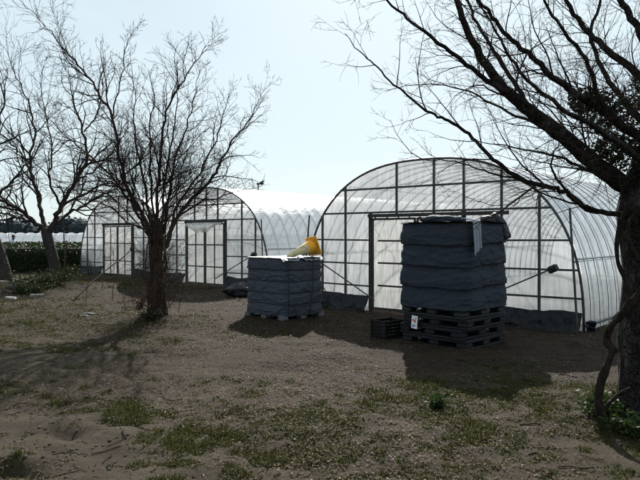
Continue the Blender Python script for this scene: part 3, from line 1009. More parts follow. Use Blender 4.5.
def limb_path(px, n=6, jit=.0, rng=None, thin=1.0):
    """px: list of (px, py, distance, radius)"""
    P = []
    for x, y, d, r in px:
        q = at(x, y, d); P.append((q.x, q.y, q.z, r * thin))
    S = smooth_path(P, n)
    pts = [Vector(a[:3]) for a in S]; rad = [max(a[3], .002) for a in S]
    if rng and jit:
        for i in range(2, len(pts) - 1): pts[i] += Vector((rng.gauss(0, jit), rng.gauss(0, jit), rng.gauss(0, jit)))
    dirs = [(pts[min(i + 1, len(pts) - 1)] - pts[max(i - 1, 0)]).normalized() for i in range(len(pts))]
    return pts, rad, dirs


def plen(pts): return sum((pts[i + 1] - pts[i]).length for i in range(len(pts) - 1))


def to_local(mb, root):
    o = root.location
    mb.v = [(a - o.x, b - o.y, c - o.z) for a, b, c in mb.v]; return mb


def rough_trunk(pts, rad, n=18, seed=1, amp=.12, flare=.0):
    """trunk with lobes and hollows"""
    mb = MB(); P = []
    u = Vector((1, 0, 0))
    for i, p in enumerate(pts):
        t = (pts[min(i + 1, len(pts) - 1)] - pts[max(i - 1, 0)]).normalized()
        uu = (u - t * u.dot(t)).normalized(); ww = t.cross(uu); row = []
        for k in range(n + 1):
            a = 2 * math.pi * (k % n) / n
            q = 1 + amp * 2 * (float(fbm(math.cos(a) * 1.5 + seed, math.sin(a) * 1.5 + i * .16, seed, 3)) - .5)
            row.append(p + (uu * math.cos(a) + ww * math.sin(a)) * rad[i] * q)
        P.append(row)
    return mb.grid(P)


# --- multi-stem tree in the middle
rc = random.Random(21)
TX, TY = gpt(158, 321)
TD = TY
tree = thing('bare_tree', (TX, TY, gh_(TX, TY) - .05), 0, 'bare many-stemmed tree with a dense upright crown, in front of the middle greenhouse', 'tree')
G = Grower(rc, .0032, 1.25, 1.0); G.tip = .82
LIMBS_C = [  # px, py, distance, radius
    [(152, 250, TD, .07), (146, 222, TD - .1, .062), (136, 205, TD - .2, .055), (124, 178, TD - .3, .046), (113, 118, TD - .5, .036), (98, 92, TD - .6, .03), (84, 72, TD - .7, .024), (62, 47, TD - .9, .016), (44, 24, TD - 1, .010), (20, 0, TD - 1.1, .005)],
    [(113, 118, TD - .5, .024), (118, 92, TD - .55, .018), (124, 62, TD - .6, .012), (130, 40, TD - .7, .008), (142, 22, TD - .8, .004)],
    [(166, 248, TD, .065), (176, 220, TD + .1, .058), (192, 198, TD + .2, .05), (211, 180, TD + .3, .042), (222, 160, TD + .35, .033), (236, 137, TD + .4, .024), (252, 116, TD + .45, .015), (260, 98, TD + .5, .008), (266, 84, TD + .55, .004)],
    [(158, 240, TD - .05, .06), (157, 205, TD - .05, .05), (160, 160, TD - .1, .04), (166, 112, TD - .2, .03), (184, 80, TD - .2, .02), (202, 54, TD - .3, .011), (215, 38, TD - .35, .004)],
    [(150, 236, TD + .1, .05), (136, 211, TD + .2, .043), (122, 190, TD + .3, .037), (106, 171, TD + .35, .03), (86, 152, TD + .4, .024), (66, 136, TD + .5, .017), (50, 118, TD + .6, .010), (38, 104, TD + .6, .005)],
    [(160, 244, TD + .1, .05), (168, 205, TD + .2, .04), (176, 160, TD + .3, .03), (188, 120, TD + .45, .02), (196, 92, TD + .5, .012), (200, 70, TD + .5, .005)],
    [(154, 244, TD + .1, .05), (148, 205, TD + .2, .04), (140, 160, TD + .25, .03), (134, 120, TD + .3, .02), (136, 90, TD + .4, .012), (130, 62, TD + .4, .005)],
    [(168, 238, TD - .1, .045), (178, 205, TD - .2, .036), (200, 172, TD - .35, .026), (216, 140, TD - .5, .018), (224, 112, TD - .5, .011), (232, 92, TD - .6, .005)],
    [(162, 242, TD, .04), (164, 190, TD, .032), (172, 140, TD + .1, .022), (178, 100, TD + .1, .013), (176, 70, TD + .1, .005)],
    [(156, 242, TD, .04), (152, 190, TD - .1, .032), (150, 140, TD - .1, .022), (154, 100, TD - .1, .013), (150, 72, TD - .1, .005)],
    [(172, 222, TD + .1, .03), (196, 205, TD + .2, .025), (222, 196, TD + .3, .018), (246, 190, TD + .4, .010), (262, 186, TD + .4, .004)],
    [(148, 230, TD, .03), (128, 222, TD - .2, .024), (108, 206, TD - .4, .017), (84, 196, TD - .5, .010), (62, 182, TD - .5, .004)],
]
for k, pxs in enumerate(LIMBS_C):
    pts, rad, dirs = limb_path(pxs, 5, .014, rc, .64)
    lm = MB().tube(pts, rad, 8, cap=False); to_local(lm, tree); lm.obj('limb', M['bark_c'], tree, True)
    G.spawn(pts, rad, dirs, plen(pts) * .62, 3, .05, .2, kids=32 if len(pxs) > 6 else 23, lo=.2, cap_len=1.6, ratio=(.22, .52))
# fine upright shoots
for k in range(26):
    a = rc.uniform(0, 6.28); rr = rc.uniform(.02, .22)
    p = Vector((TX + math.cos(a) * rr, TY + math.sin(a) * rr, rc.uniform(1.4, 2.1)))
    d = Vector((math.cos(a) * .55 + rc.gauss(0, .3), math.sin(a) * .55 + rc.gauss(0, .3), 1)).normalized()
    G.branch(p, d, rc.uniform(.9, 2.2), rc.uniform(.007, .013), 2, .02, .15)
to_local(G.mb, tree)
tag(G.mb.obj('crown', M['twig'], tree), kind='stuff')
print('centre tree twigs', G.count, len(G.mb.f))
# trunk: bundle of fused stems and vines
tz = tree.location.z
pts = [Vector((TX + .02 * math.sin(i), TY, tz + i * .1)) for i in range(19)]
rad = [.150 - .03 * min(i, 6) / 6 - .002 * i for i in range(19)]
tk = rough_trunk(pts, rad, 22, 5, .35); to_local(tk, tree); tk.obj('trunk', M['bark_c'], tree, True)
for k in range(34):
    a = rc.uniform(0, 6.28); r0 = rc.uniform(.10, .23)
    P_ = []
    top = rc.uniform(1.1, 2.0)
    for j in range(6):
        t = j / 5; an = a + rc.gauss(0, .22) + t * rc.uniform(-.5, .5)
        rr = r0 * (1 - .45 * math.sin(math.pi * min(t * .9, 1))) + rc.gauss(0, .02)
        P_.append((TX + math.cos(an) * rr, TY + math.sin(an) * rr, tz + t * top))
    vm = MB().tube(smooth_path(P_, 4), rc.uniform(.008, .019), 6); to_local(vm, tree); vm.obj('stem', M['bark_c'], tree, True)
# wiry side shoots round the foot
G2 = Grower(rc, .003)
for k in range(190):
    a = rc.uniform(0, 6.28); p = Vector((TX + math.cos(a) * .17, TY + math.sin(a) * .17, tz + rc.uniform(0, 1.3)))
    G2.branch(p, Vector((math.cos(a), math.sin(a), rc.uniform(.6, 2.5))).normalized(), rc.uniform(.25, .75), .0045, 1, .04, .3)
to_local(G2.mb, tree); tag(G2.mb.obj('shoots', M['bark_c'], tree), kind='stuff')

# --- spreading tree at left
rl = random.Random(5)
LD = 22.3
lx, ly = (55 - 320) / FPX * LD, LD
lt = thing('bare_tree', (lx, ly, gh_(lx, ly) - .05), 0, 'spreading bare tree with forked grey trunk, before the tea hedge', 'tree')
pts, rad, dirs = limb_path([(57, 278, LD, .25), (55, 268, LD, .20), (51, 250, LD, .18), (47, 236, LD, .18), (46, 229, LD, .17)], 4)
tk = rough_trunk(pts, rad, 18, 9, .12); to_local(tk, lt); tk.obj('trunk', M['bark_l'], lt, True)
G = Grower(rl, .006, 2.5, .9)
LIMBS_L = [
    [(46, 231, LD, .17), (38, 225, LD - .2, .15), (25, 214, LD - .4, .12), (10, 204, LD - .6, .10), (-8, 196, LD - .8, .08), (-40, 170, LD - 1, .05), (-70, 140, LD - 1, .02)],
    [(45, 230, LD, .17), (43, 215, LD + .2, .14), (38, 195, LD + .3, .12), (31, 165, LD + .5, .09), (34, 135, LD + .6, .07), (30, 105, LD + .7, .05), (18, 78, LD + .8, .03), (8, 52, LD + .9, .012)],
    [(50, 232, LD, .19), (56, 218, LD - .1, .17), (64, 200, LD - .3, .14), (76, 182, LD - .4, .115), (86, 160, LD - .6, .09), (84, 132, LD - .8, .065), (74, 104, LD - .8, .045), (70, 80, LD - .8, .025), (60, 56, LD - .8, .010)],
    [(54, 228, LD, .12), (66, 216, LD + .3, .10), (84, 205, LD + .5, .08), (104, 194, LD + .6, .06), (124, 184, LD + .8, .04), (146, 170, LD + 1, .015)],
    [(40, 226, LD, .10), (26, 220, LD + .5, .085), (8, 214, LD + .8, .07), (-14, 212, LD + 1, .05), (-40, 206, LD + 1.2, .02)],
    [(31, 165, LD + .5, .065), (18, 150, LD + .2, .055), (4, 136, LD, .045), (-12, 118, LD, .03), (-24, 92, LD, .012)],
    [(84, 132, LD - .8, .05), (96, 116, LD - .8, .04), (104, 92, LD - .9, .03), (100, 68, LD - 1, .012)],
    [(76, 182, LD - .4, .07), (92, 172, LD - .2, .055), (108, 158, LD, .04), (122, 138, LD + .2, .025), (130, 112, LD + .3, .010)],
    [(60, 205, LD - .3, .08), (50, 182, LD - .8, .065), (52, 156, LD - 1.2, .05), (48, 124, LD - 1.4, .035), (42, 92, LD - 1.5, .02), (44, 68, LD - 1.5, .009)],
]
for pxs in LIMBS_L:
    pts, rad, dirs = limb_path(pxs, 5, .03, rl, .54)
    lm = MB().tube(pts, rad, 8, cap=False); to_local(lm, lt); lm.obj('limb', M['bark_l'], lt, True)
    G.spawn(pts, rad, dirs, plen(pts) * .65, 3, .04, .2, kids=19, lo=.2, cap_len=2.6, ratio=(.26, .56))
to_local(G.mb, lt); tag(G.mb.obj('crown', M['twig'], lt), kind='stuff')
print('left tree', G.count, len(G.mb.f))

# --- neighbour tree at the very left, its trunk leaning out
rl = random.Random(15)
ED = 21.0
ex = (-1 - 320) / FPX * ED
et = thing('bare_tree', (ex, ED, gh_(ex, ED) - .05), 0, 'leaning bare tree standing next to the forked grey trunk', 'tree')
pts, rad, dirs = limb_path([(5, 282, ED, .30), (3, 270, ED, .24), (-2, 250, ED, .21), (-10, 228, ED, .19), (-18, 205, ED, .18)], 4)
tk = rough_trunk(pts, rad, 18, 19, .12); to_local(tk, et); tk.obj('trunk', M['bark_l'], et, True)
G = Grower(rl, .006, 2.5, .9)
for pxs in [[(-18, 205, ED, .15), (-12, 175, ED, .11), (-2, 140, ED, .08), (4, 100, ED + .3, .05), (-6, 60, ED + .5, .015)],
            [(-18, 207, ED, .15), (-40, 180, ED, .11), (-60, 140, ED, .08), (-70, 90, ED + .3, .02)],
            [(-16, 205, ED, .10), (4, 190, ED - .4, .075), (22, 170, ED - .8, .05), (36, 150, ED - 1, .02)]]:
    pts, rad, dirs = limb_path(pxs, 5, .03, rl, .54)
    lm = MB().tube(pts, rad, 8, cap=False); to_local(lm, et); lm.obj('limb', M['bark_l'], et, True)
    G.spawn(pts, rad, dirs, plen(pts) * .7, 3, .04, .2, kids=14, lo=.25, cap_len=2.4, ratio=(.3, .55))
to_local(G.mb, et); tag(G.mb.obj('crown', M['twig'], et), kind='stuff')

# --- big tree at the right
rr_ = random.Random(33)
RD = 5.3
rx = (645 - 320) / FPX * RD
rt = thing('bare_tree', (rx, RD, gh_(rx, RD) - .06), 0, 'thick dark trunk wrapped by a woody vine, limbs arching over the wide greenhouse', 'tree')
pts = [Vector((rx + .012 * math.sin(i * .7) + .022 * max(i - 15, 0), RD + .01 * math.cos(i), rt.location.z + i * .12)) for i in range(46)]
rad = [max(.205 + .10 * math.exp(-i / 1.6) - .0015 * i + .04 * math.exp(-((i - 15) / 2.5) ** 2) - .008 * max(i - 20, 0), .012) for i in range(46)]
tk = rough_trunk(pts, rad, 28, 3, .14); to_local(tk, rt); tk.obj('trunk', M['bark_r'], rt, True)
G = Grower(rr_, .0017, .95, .72); G.tip = .7
LIMBS_R = [
    ([(655, 205, RD, .10), (640, 194, RD, .088), (605, 172, RD - .05, .078), (570, 143, RD - .1, .066), (535, 115, RD - .1, .058), (509, 94, RD - .1, .048), (488, 68, RD - .1, .038), (470, 36, RD - .15, .030), (458, 4, RD - .2, .024), (440, -40, RD - .2, .015), (420, -90, RD - .2, .006)], 22),
    ([(512, 97, RD - .1, .040), (491, 84, RD - .2, .032), (470, 68, RD - .3, .027), (450, 52, RD - .35, .023), (418, 28, RD - .4, .018), (392, 6, RD - .45, .013), (360, -22, RD - .5, .006)], 18),
    ([(532, 112, RD - .1, .034), (514, 82, RD + .1, .028), (494, 52, RD + .2, .023), (474, 18, RD + .3, .018), (462, -12, RD + .3, .013), (446, -60, RD + .3, .005)], 14),
    ([(642, 214, RD - .05, .034), (612, 214, RD - .1, .028), (587, 208, RD - .15, .026), (565, 192, RD - .15, .025), (545, 186, RD - .15, .023), (526, 181, RD - .15, .022), (500, 166, RD - .2, .020), (483, 150, RD - .2, .018), (465, 131, RD - .2, .016), (445, 119, RD - .25, .014), (425, 111, RD - .25, .012), (395, 85, RD - .3, .009), (373, 64, RD - .3, .007), (358, 50, RD - .3, .005), (345, 34, RD - .3, .003)], 16),
    ([(655, 150, RD, .07), (618, 122, RD - .15, .052), (579, 96, RD - .3, .042), (556, 80, RD - .4, .036), (535, 61, RD - .5, .030), (512, 40, RD - .6, .025), (491, 17, RD - .7, .019), (470, -10, RD - .8, .012), (450, -40, RD - .8, .005)], 22),
    ([(660, 110, RD + .1, .06), (640, 78, RD + .1, .05), (612, 54, RD + .2, .044), (588, 34, RD + .3, .036), (570, 8, RD + .4, .028), (552, -24, RD + .4, .018), (530, -70, RD + .4, .006)], 18),
    ([(665, 80, RD - .2, .055), (640, 34, RD - .3, .042), (625, 10, RD - .3, .036), (606, -24, RD - .4, .024), (590, -60, RD - .4, .008)], 12),
    ([(640, 120, RD + .2, .045), (616, 92, RD + .4, .036), (600, 66, RD + .5, .030), (590, 34, RD + .6, .024), (600, 0, RD + .6, .017), (610, -40, RD + .6, .006)], 14),
    ([(625, 128, RD - .2, .035), (600, 100, RD - .4, .028), (585, 60, RD - .5, .022), (560, 28, RD - .6, .017), (540, -4, RD - .7, .012), (524, -40, RD - .7, .004)], 14),
    ([(612, 180, RD + .2, .03), (588, 170, RD + .35, .022), (560, 158, RD + .5, .017), (536, 152, RD + .6, .013), (505, 146, RD + .7, .009), (470, 140, RD + .8, .004)], 14),
    ([(560, 135, RD, .028), (534, 124, RD + .3, .02), (500, 108, RD + .5, .015), (462, 90, RD + .7, .010), (420, 84, RD + .8, .006), (385, 92, RD + .9, .003)], 14),
    ([(600, 211, RD - .13, .018), (578, 203, RD - .3, .016), (556, 178, RD - .55, .013), (552, 160, RD - .6, .010), (560, 138, RD - .6, .005)], 8),
    ([(526, 181, RD - .15, .014), (490, 172, RD - .1, .010), (455, 162, RD, .008), (420, 158, RD + .1, .006), (400, 140, RD + .1, .004), (390, 120, RD + .1, .0025)], 9),
    ([(640, 160, RD - .4, .04), (600, 130, RD - .7, .03), (560, 108, RD - .9, .022), (520, 72, RD - 1.0, .016), (500, 40, RD - 1.1, .011), (476, 0, RD - 1.2, .006)], 16),
]
for pxs, kids in LIMBS_R:
    pts, rad, dirs = limb_path(pxs, 5, .006, rr_, .95 if pxs is LIMBS_R[0][0] else (.82 if pxs is LIMBS_R[3][0] else .68))
    lm = MB().tube(pts, rad, 10, cap=False); to_local(lm, rt); lm.obj('limb', M['bark_r'], rt, True)
    G.spawn(pts, rad, dirs, plen(pts) * .6, 3, .03, .17, kids=int(kids * 1.15), lo=.12, cap_len=1.3, ratio=(.22, .55))
# tangle round the crotch of the trunk
for k in range(170):
    a = rr_.uniform(0, 6.28); c = at(rr_.uniform(585, 665), rr_.uniform(85, 165), RD + rr_.uniform(-.5, .4))
    G.branch(c, Vector((rr_.gauss(-.3, .8), rr_.gauss(0, .8), rr_.gauss(.1, .7))).normalized(), rr_.uniform(.3, .8), rr_.uniform(.003, .007), 1, -.02, .35)
to_local(G.mb, rt); tag(G.mb.obj('crown', M['twig'], rt), kind='stuff')
print('right tree', G.count, len(G.mb.f))


def leaf_cloud(n, sampler, size, rng_np, name, m, parent=None, aspect=.6, updown=.5):
    C = sampler(n)
    N = len(C)
    a = rng_np.normal(size=(N, 3)); a[:, 2] *= updown; a /= np.linalg.norm(a, axis=1)[:, None] + 1e-9
    b = np.cross(a, rng_np.normal(size=(N, 3))); b /= np.linalg.norm(b, axis=1)[:, None] + 1e-9
    s_ = size * rng_np.uniform(.6, 1.3, N)[:, None]
    v0 = C - a * s_; v1 = C + b * s_ * aspect; v2 = C + a * s_; v3 = C - b * s_ * aspect
    V_ = np.stack([v0, v1, v2, v3], 1).reshape(-1, 3)
    F_ = np.arange(4 * N).reshape(-1, 4)
    if parent is not None: V_ = V_ - np.array(parent.location)
    return link(name, np_mesh(name, V_, F_, m), parent)


def ivy_s(n):
    cs = [(at(632, 120, RD + .1), .30), (at(605, 112, RD - .1), .22), (at(640, 158, RD - .1), .26), (at(585, 100, RD), .15), (at(655, 90, RD), .26), (at(612, 148, RD - .1), .16)]
    out = []
    for c, r in cs:
        k = n // len(cs); d = nrs.normal(size=(k, 3)); d /= np.linalg.norm(d, axis=1)[:, None]
        out.append(np.array(c) + d * (r * nrs.uniform(.3, 1, k) ** .5)[:, None] * np.array([1, 1, .75]))
    return np.concatenate(out)


tag(leaf_cloud(2600, ivy_s, .022, nrs, 'ivy', M['ivy'], rt), kind='stuff')

# woody vine on the trunk
def vine(pxs, r, sq=1.0):
    P_ = [tuple(at(x, y, d)) + (r * k,) for x, y, d, k in pxs]
    S = smooth_path(P_, 7)
    mb = MB(); pts_ = [Vector(a[:3]) for a in S]
    rad_ = [a[3] * (1 + .12 * math.sin(i * .37 + r * 900) + .07 * math.sin(i * .83)) for i, a in enumerate(S)]
    mb.tube(pts_, rad_, 9); to_local(mb, rt); mb.obj('vine', M['vine'], rt, True)


vine([(600, 416, RD - .25, 1.5), (599, 398, RD - .25, 1.25), (602, 380, RD - .27, 1.1), (608, 364, RD - .27, 1), (612, 350, RD - .25, 1), (607, 340, RD - .2, 1.05), (611, 326, RD - .2, 1.1), (622, 314, RD - .22, 1), (634, 300, RD - .24, 1), (645, 284, RD - .25, 1)], .030)
vine([(618, 352, RD - .22, .8), (609, 342, RD - .2, .9), (608, 330, RD - .24, .9), (618, 318, RD - .26, .8), (628, 300, RD - .25, .8), (626, 282, RD - .24, .8), (618, 262, RD - .2, .8), (617, 240, RD - .2, .7), (622, 218, RD - .22, .7), (634, 200, RD - .24, .6)], .023)
vine([(598, 410, RD - .22, .8), (608, 405, RD - .2, .7), (618, 396, RD - .18, .7), (632, 388, RD - .22, .6)], .022)
vine([(640, 262, RD - .26, .7), (630, 244, RD - .25, .7), (628, 226, RD - .24, .6), (640, 206, RD - .24, .6)], .028)

# ------------------------------------------------------------------ tea hedges, far tunnel, woods
rk = np.random.RandomState(5)


def hedge_mesh(x0, x1, depth, h, nleaf, size):
    def smp(n):
        x = rk.uniform(x0, x1, n); face = rk.uniform(0, 1, n)
        a = rk.uniform(0, math.pi, n)
        a = np.where(face < .35, rk.uniform(math.pi * .80, math.pi, n), a)
        bump = .10 * (fbm(x * 1.2, a * 2, 7, 3) - .5) * 2 + rk.normal(size=n) * .03
        cy, sz = np.cos(a), np.sin(a) ** .35
        y = cy / np.abs(cy).clip(1e-3) * np.abs(cy) ** .4 * (depth / 2 + bump * .6)
        z = sz * (h + bump) * np.where(face < .35, rk.uniform(.12, 1, n), 1)
        return np.stack([x, y, z], 1)
    return smp


for k in range(7):
    yy = 27.0 + k * 1.75
    x1 = -9.9 + k * .5
    root = thing('tea_hedge', ((-30 + x1) / 2, yy, 0), 0, 'clipped tea hedge row ' + ['bordering the yard behind the forked bare tree', 'right behind the yard-side tea hedge', 'third back from the yard in the tea field',
                 'in the middle of the tea field', 'just beyond the middle of the tea field', 'second from the far edge of the tea field', 'along the far edge of the tea field'][k], 'hedge', 'rows of the tea field')
    hl = (x1 + 30) / 2 + 4
    h_ = 1.14 - .0 * k
    mb = MB(); P = []
    for i in range(26):
        a = math.pi * i / 25; c = math.cos(a)
        P.append([(x, math.copysign(abs(c) ** .4, c) * .62, max(math.sin(a), 0) ** .35 * (h_ - .07) - .02) for x in np.linspace(-hl, hl, 30)])
    mb.grid(P); mb.obj('branches', M['teacore'], root)
    smp = hedge_mesh(-hl, hl, 1.45, h_, 1, 1)
    n = 26000 if k == 0 else 9000
    C = smp(n)
    lf = leaf_cloud(n, lambda q: C, .05 if k == 0 else .07, rk, 'foliage', M['tea'], None, .5, .6)
    lf.parent = root
    tag(lf, kind='stuff')

# far low tunnel
tn = thing('tunnel_greenhouse', (-26, 52, 0), R(2), 'long low white film tunnel across the tea field', 'greenhouse')
P = []
for j in range(121):
    x = -26 + j * .42; sg = .0 if j % 2 == 0 else .035
    P.append([(x, a * .62 * (1 - sg * .5), max(b, 0) * (1.78 / 3.1) * (1 - sg)) for a, b in prof(20)])
MB().grid(P).obj('film', film_mat('tunnel_film', .03, (.84, .86, .88), (.72, .74, .76), gl=.3, grough=.3), tn, True)
hm = MB().tube([(0, a * .625, b * 1.79 / 3.1) for a, b in prof(20)], .022, 5).mesh('hoop', M['brightpipe'])
for j in range(0, 121, 2):
    o = link('hoop', hm, tn); o.location = (-26 + j * .42, 0, 0)

# distant wood
cs = []
rw = random.Random(4)
x = -330
while x < 330:
    h = 5.2 + 2.6 * rw.random() + (1.2 if rw.random() < .2 else 0)
    if -115 < x < -20: h = 4.7 + 1.4 * rw.random()
    cs.append((x, 150 + rw.uniform(-6, 14), h, rw.uniform(2.6, 4.4))); x += rw.uniform(2.2, 4.2)


def wood_s(n):
    out = []
    per = n // len(cs)
    for (x, y, h, r) in cs:
        d = nrs.normal(size=(per, 3)); d /= np.linalg.norm(d, axis=1)[:, None]
        k = nrs.uniform(.55, 1.05, per)[:, None]
        p = d * k * np.array([r, r, h * .55])
        out.append(p + np.array([x, y, h * .5]))
    return np.concatenate(out)


wd = leaf_cloud(70000, wood_s, .42, nrs, 'far_wood', M['woods'], None, .6, .8)
mbw = MB()
for (x, y, h, r) in cs:
    P = [[(x + r * .8 * math.sin(math.pi * j / 7) * math.cos(6.2832 * i / 10), y + r * .8 * math.sin(math.pi * j / 7) * math.sin(6.2832 * i / 10), h * .46 + h * .46 * math.cos(math.pi * j / 7)) for i in range(11)] for j in range(8)]
    mbw.grid(P)
tag(mbw.obj('inner_foliage', M['woodcore'], wd), kind='stuff')
tag(wd, 'dark wood on the skyline beyond the tea field', 'wood', kind='stuff')

# person bent over among the tea rows
PD = 35.0
pe = at(11, 240, PD)
px_, py_ = pe.x, PD
person = thing('person', (px_, py_, 0), 0, 'stooping person in pale shirt and blue work clothes among the tea rows', 'person')
vs = [(0, 0, .92), (.02, -.02, 1.05), (.08, -.06, 1.2), (.14, -.1, 1.32), (.2, -.13, 1.40), (.23, -.15, 1.50),
      (.12, -.24, 1.28), (.24, -.30, 1.06), (.38, -.34, .98), (.10, .08, 1.28), (.22, .10, 1.05), (.37, .04, .97),
      (.0, -.10, .88), (.03, -.11, .48), (-.02, -.11, .06), (.08, -.12, .03), (.0, .10, .88), (.04, .11, .48), (-.01, .11, .06), (.09, .12, .03)]
es = [(0, 1), (1, 2), (2, 3), (3, 4), (4, 5), (3, 6), (6, 7), (7, 8), (3, 9), (9, 10), (10, 11), (0, 12), (12, 13), (13, 14), (14, 15), (0, 16), (16, 17), (17, 18), (18, 19)]
rd_ = [.14, .13, .14, .14, .06, .085, .065, .05, .035, .065, .05, .035, .085, .065, .045, .035, .085, .065, .045, .035]
me = bpy.data.meshes.new('body'); me.from_pydata(vs, es, []); me.materials.append(M['jean'])
bo = link('body', me, person)
bo.modifiers.new('skin', 'SKIN'); bo.modifiers.new('sub', 'SUBSURF').levels = 2
for i, sv in enumerate(me.skin_vertices[0].data if me.skin_vertices else []): sv.radius = (rd_[i], rd_[i])
if not me.skin_vertices:
    pass
def ball(mb, c, r, nu=14, nv=9):
    P = [[(c[0] + r[0] * math.sin(math.pi * j / nv) * math.cos(2 * math.pi * i / nu), c[1] + r[1] * math.sin(math.pi * j / nv) * math.sin(2 * math.pi * i / nu), c[2] + r[2] * math.cos(math.pi * j / nv)) for i in range(nu + 1)] for j in range(nv + 1)]
    return mb.grid(P)
ball(MB(), (.23, -.15, 1.49), (.09, .08, .11)).obj('head', M['skin'], person, True)
ball(MB(), (.215, -.15, 1.52), (.10, .095, .105)).obj('hair', M['hair'], person, True)
mb = MB(); mb.tube([(0.0, 0.0, .98), (.03, -.03, 1.1), (.09, -.06, 1.24), (.15, -.1, 1.36)], [.165, .17, .175, .12], 12); mb.tube([(.13, -.1, 1.32), (.12, -.26, 1.27), (.2, -.30, 1.12)], [.1, .08, .07], 10)
mb.obj('shirt', M['shirt'], person, True)

# ------------------------------------------------------------------ garden bits at left
def stone(px, py, sx, sy, h, seed, label):
    sx *= .7; sy *= .7; h *= .8; x, y = gpt(px, py); r_ = random.Random(seed); n = 11; mb = MB(); rings = []
    sh = [r_.uniform(.75, 1.15) for _ in range(n)]
    for z, k in ((-.06, .95), (h * .6, 1.0), (h, .86), (h * 1.05, .4)):
        rings.append([(sx * k * sh[i % n] * math.cos(6.283 * i / n), sy * k * sh[i % n] * math.sin(6.283 * i / n), z + r_.uniform(-.01, .01)) for i in range(n + 1)])
    for rg in rings: rg[-1] = rg[0]
    mb.grid(rings); mb.f.append(tuple(range(3 * (n + 1), 3 * (n + 1) + n)))
    o = mb.obj('garden_stone', M['stone'], None)
    o.location = (x, y, gh_(x, y)); o.rotation_euler = (r_.uniform(-.08, .08), r_.uniform(-.08, .08), r_.uniform(0, 3))
    tag(o, label, 'stone', 'flat stones round the garden bed')


for a_ in [(18, 283, .42, .22, .10, 1, 'broad flat stone at the back of the garden bed, before the forked trunk'), (3, 285, .4, .25, .10, 2, 'flat stone at the foot of the leaning bare tree'),
           (36, 298, .30, .16, .08, 3, 'narrow flat stone in front of the low dark green shrub'), (10, 300, .36, .2, .08, 4, 'flat stone in front of the small rounded shrub'),
           (14, 293, .35, .22, .12, 5, 'thicker flat stone between the leaning tree and the small rounded shrub'), (90, 316, .22, .08, .04, 6, 'long thin flat stone lying alone in the yard grass'),
           (84, 318, .15, .07, .03, 7, 'short flat stone touching the long thin stone in the yard')]:
    stone(*a_)


def clump(name, px, py, r, h, n, m, size, label, cat, seed, group=None, stems=14):
    x, y = gpt(px, py); root = thing(name, (x, y, gh_(x, y)), 0, label, cat, group)
    rs_ = np.random.RandomState(seed); ra = random.Random(seed)
    mb = MB(); tips = []
    for k in range(stems):
        a = ra.uniform(0, 6.28); q = ra.uniform(.2, 1)
        e = Vector((math.cos(a) * r * q, math.sin(a) * r * q, h * ra.uniform(.5, 1)))
        pth = smooth_path([(e.x * .1, e.y * .1, -.02), (e.x * .5, e.y * .5, e.z * .6), tuple(e)], 3)
        mb.tube(pth, [.008 - .005 * i / len(pth) for i in range(len(pth))], 4, cap=False); tips.append([np.array(p) for p in pth])
    mb.obj('stems', M['twig'], root)
    tp_ = [p for t in tips for p in t[1:]]
    C = np.array([tp_[rs_.randint(len(tp_))] + rs_.normal(size=3) * np.array([r, r, h]) * .16 for _ in range(n)])
    C[:, 2] = np.maximum(C[:, 2], .01)
    lf = leaf_cloud(n, lambda q: C, size, rs_, 'leaves', m, None, .5, .7); lf.parent = root; tag(lf, kind='stuff')
    return root


clump('shrub', 46, 292, 1.0, .42, 2200, M['shrub'], .035, 'low dark green shrub in the garden bed among flat stones', 'shrub', 1)
clump('shrub', 27, 296, .7, .28, 1100, M['shrub'], .035, 'small rounded shrub between the garden stones', 'shrub', 2)
clump('shrub', 66, 287, .4, .5, 500, M['shrub'], .035, 'upright young shrub beside the foot of the forked grey trunk', 'shrub', 3)
clump('shrub', 140, 308, .3, .34, 130, M['redleaf'], .03, 'little reddish-leaved shrub beside the many-stemmed tree', 'shrub', 4)
clump('weed', 150, 325, .26, .18, 260, M['shrub'], .03, 'green weed clump at the foot of the many-stemmed tree', 'weed', 5)
clump('weed', 437, 408, .17, .12, 380, M['weed'], .022, 'round green weed in open ground before the pallet stack', 'weed', 6, stems=10)
clump('weed', 604, 424, .30, .16, 800, M['weed'], .024, 'leafy weeds at the foot of the woody vine', 'weed', 7, stems=18)
clump('weed', 632, 438, .26, .14, 600, M['weed'], .022, 'leafy weeds against the base of the thick vine-wrapped trunk', 'weed', 8, stems=16)

# bare saplings and sticks between garden and greenhouses
def sapling(px, py, d, h, lean, seed, label, r=.012):
    ra = random.Random(seed); x = (px - 320) / FPX * d
    root = thing('sapling', (x, d, gh_(x, d)), 0, label, 'sapling')
    g = Grower(ra, .004); p0 = Vector((0, 0, -.03)); pts = [p0]; dd = Vector((lean, 0, 1)).normalized()
    for i in range(9): dd = (dd + Vector((ra.gauss(0, .05), ra.gauss(0, .05), 0))).normalized(); pts.append(pts[-1] + dd * (h / 9))
    rad = [r * (1 - .7 * i / 9) for i in range(10)]
    MB().tube(pts, rad, 6, cap=False).obj('stem', M['bark_c'], root)
    dirs = [(pts[min(i + 1, 9)] - pts[max(i - 1, 0)]).normalized() for i in range(10)]
    g.spawn(pts, rad, dirs, h * .5, 2, .04, .2, kids=9, lo=.3)
    tag(g.mb.obj('twigs', M['twig'], root), kind='stuff')


sapling(63, 0, 19.5, 2.5, .0, 1, 'tall thin reddish sapling beside the forked grey trunk', .03)
sapling(112, 0, 15.0, 1.5, -.05, 2, 'bare wispy sapling before the greenhouse by the tea hedge', .010)
sapling(85, 0, 14.0, 1.0, .1, 3, 'short bare sapling in the yard near the garden stones', .008)
sapling(102, 0, 17.5, 1.3, .04, 4, 'thin bare sapling close to the heaped dark film', .010)
sapling(126, 0, 13.0, .9, -.1, 5, 'small bare sapling left of the many-stemmed tree', .008)
sapling(178, 0, 12.6, 1.0, .15, 6, 'small bare sapling leaning away from the many-stemmed tree', .008)
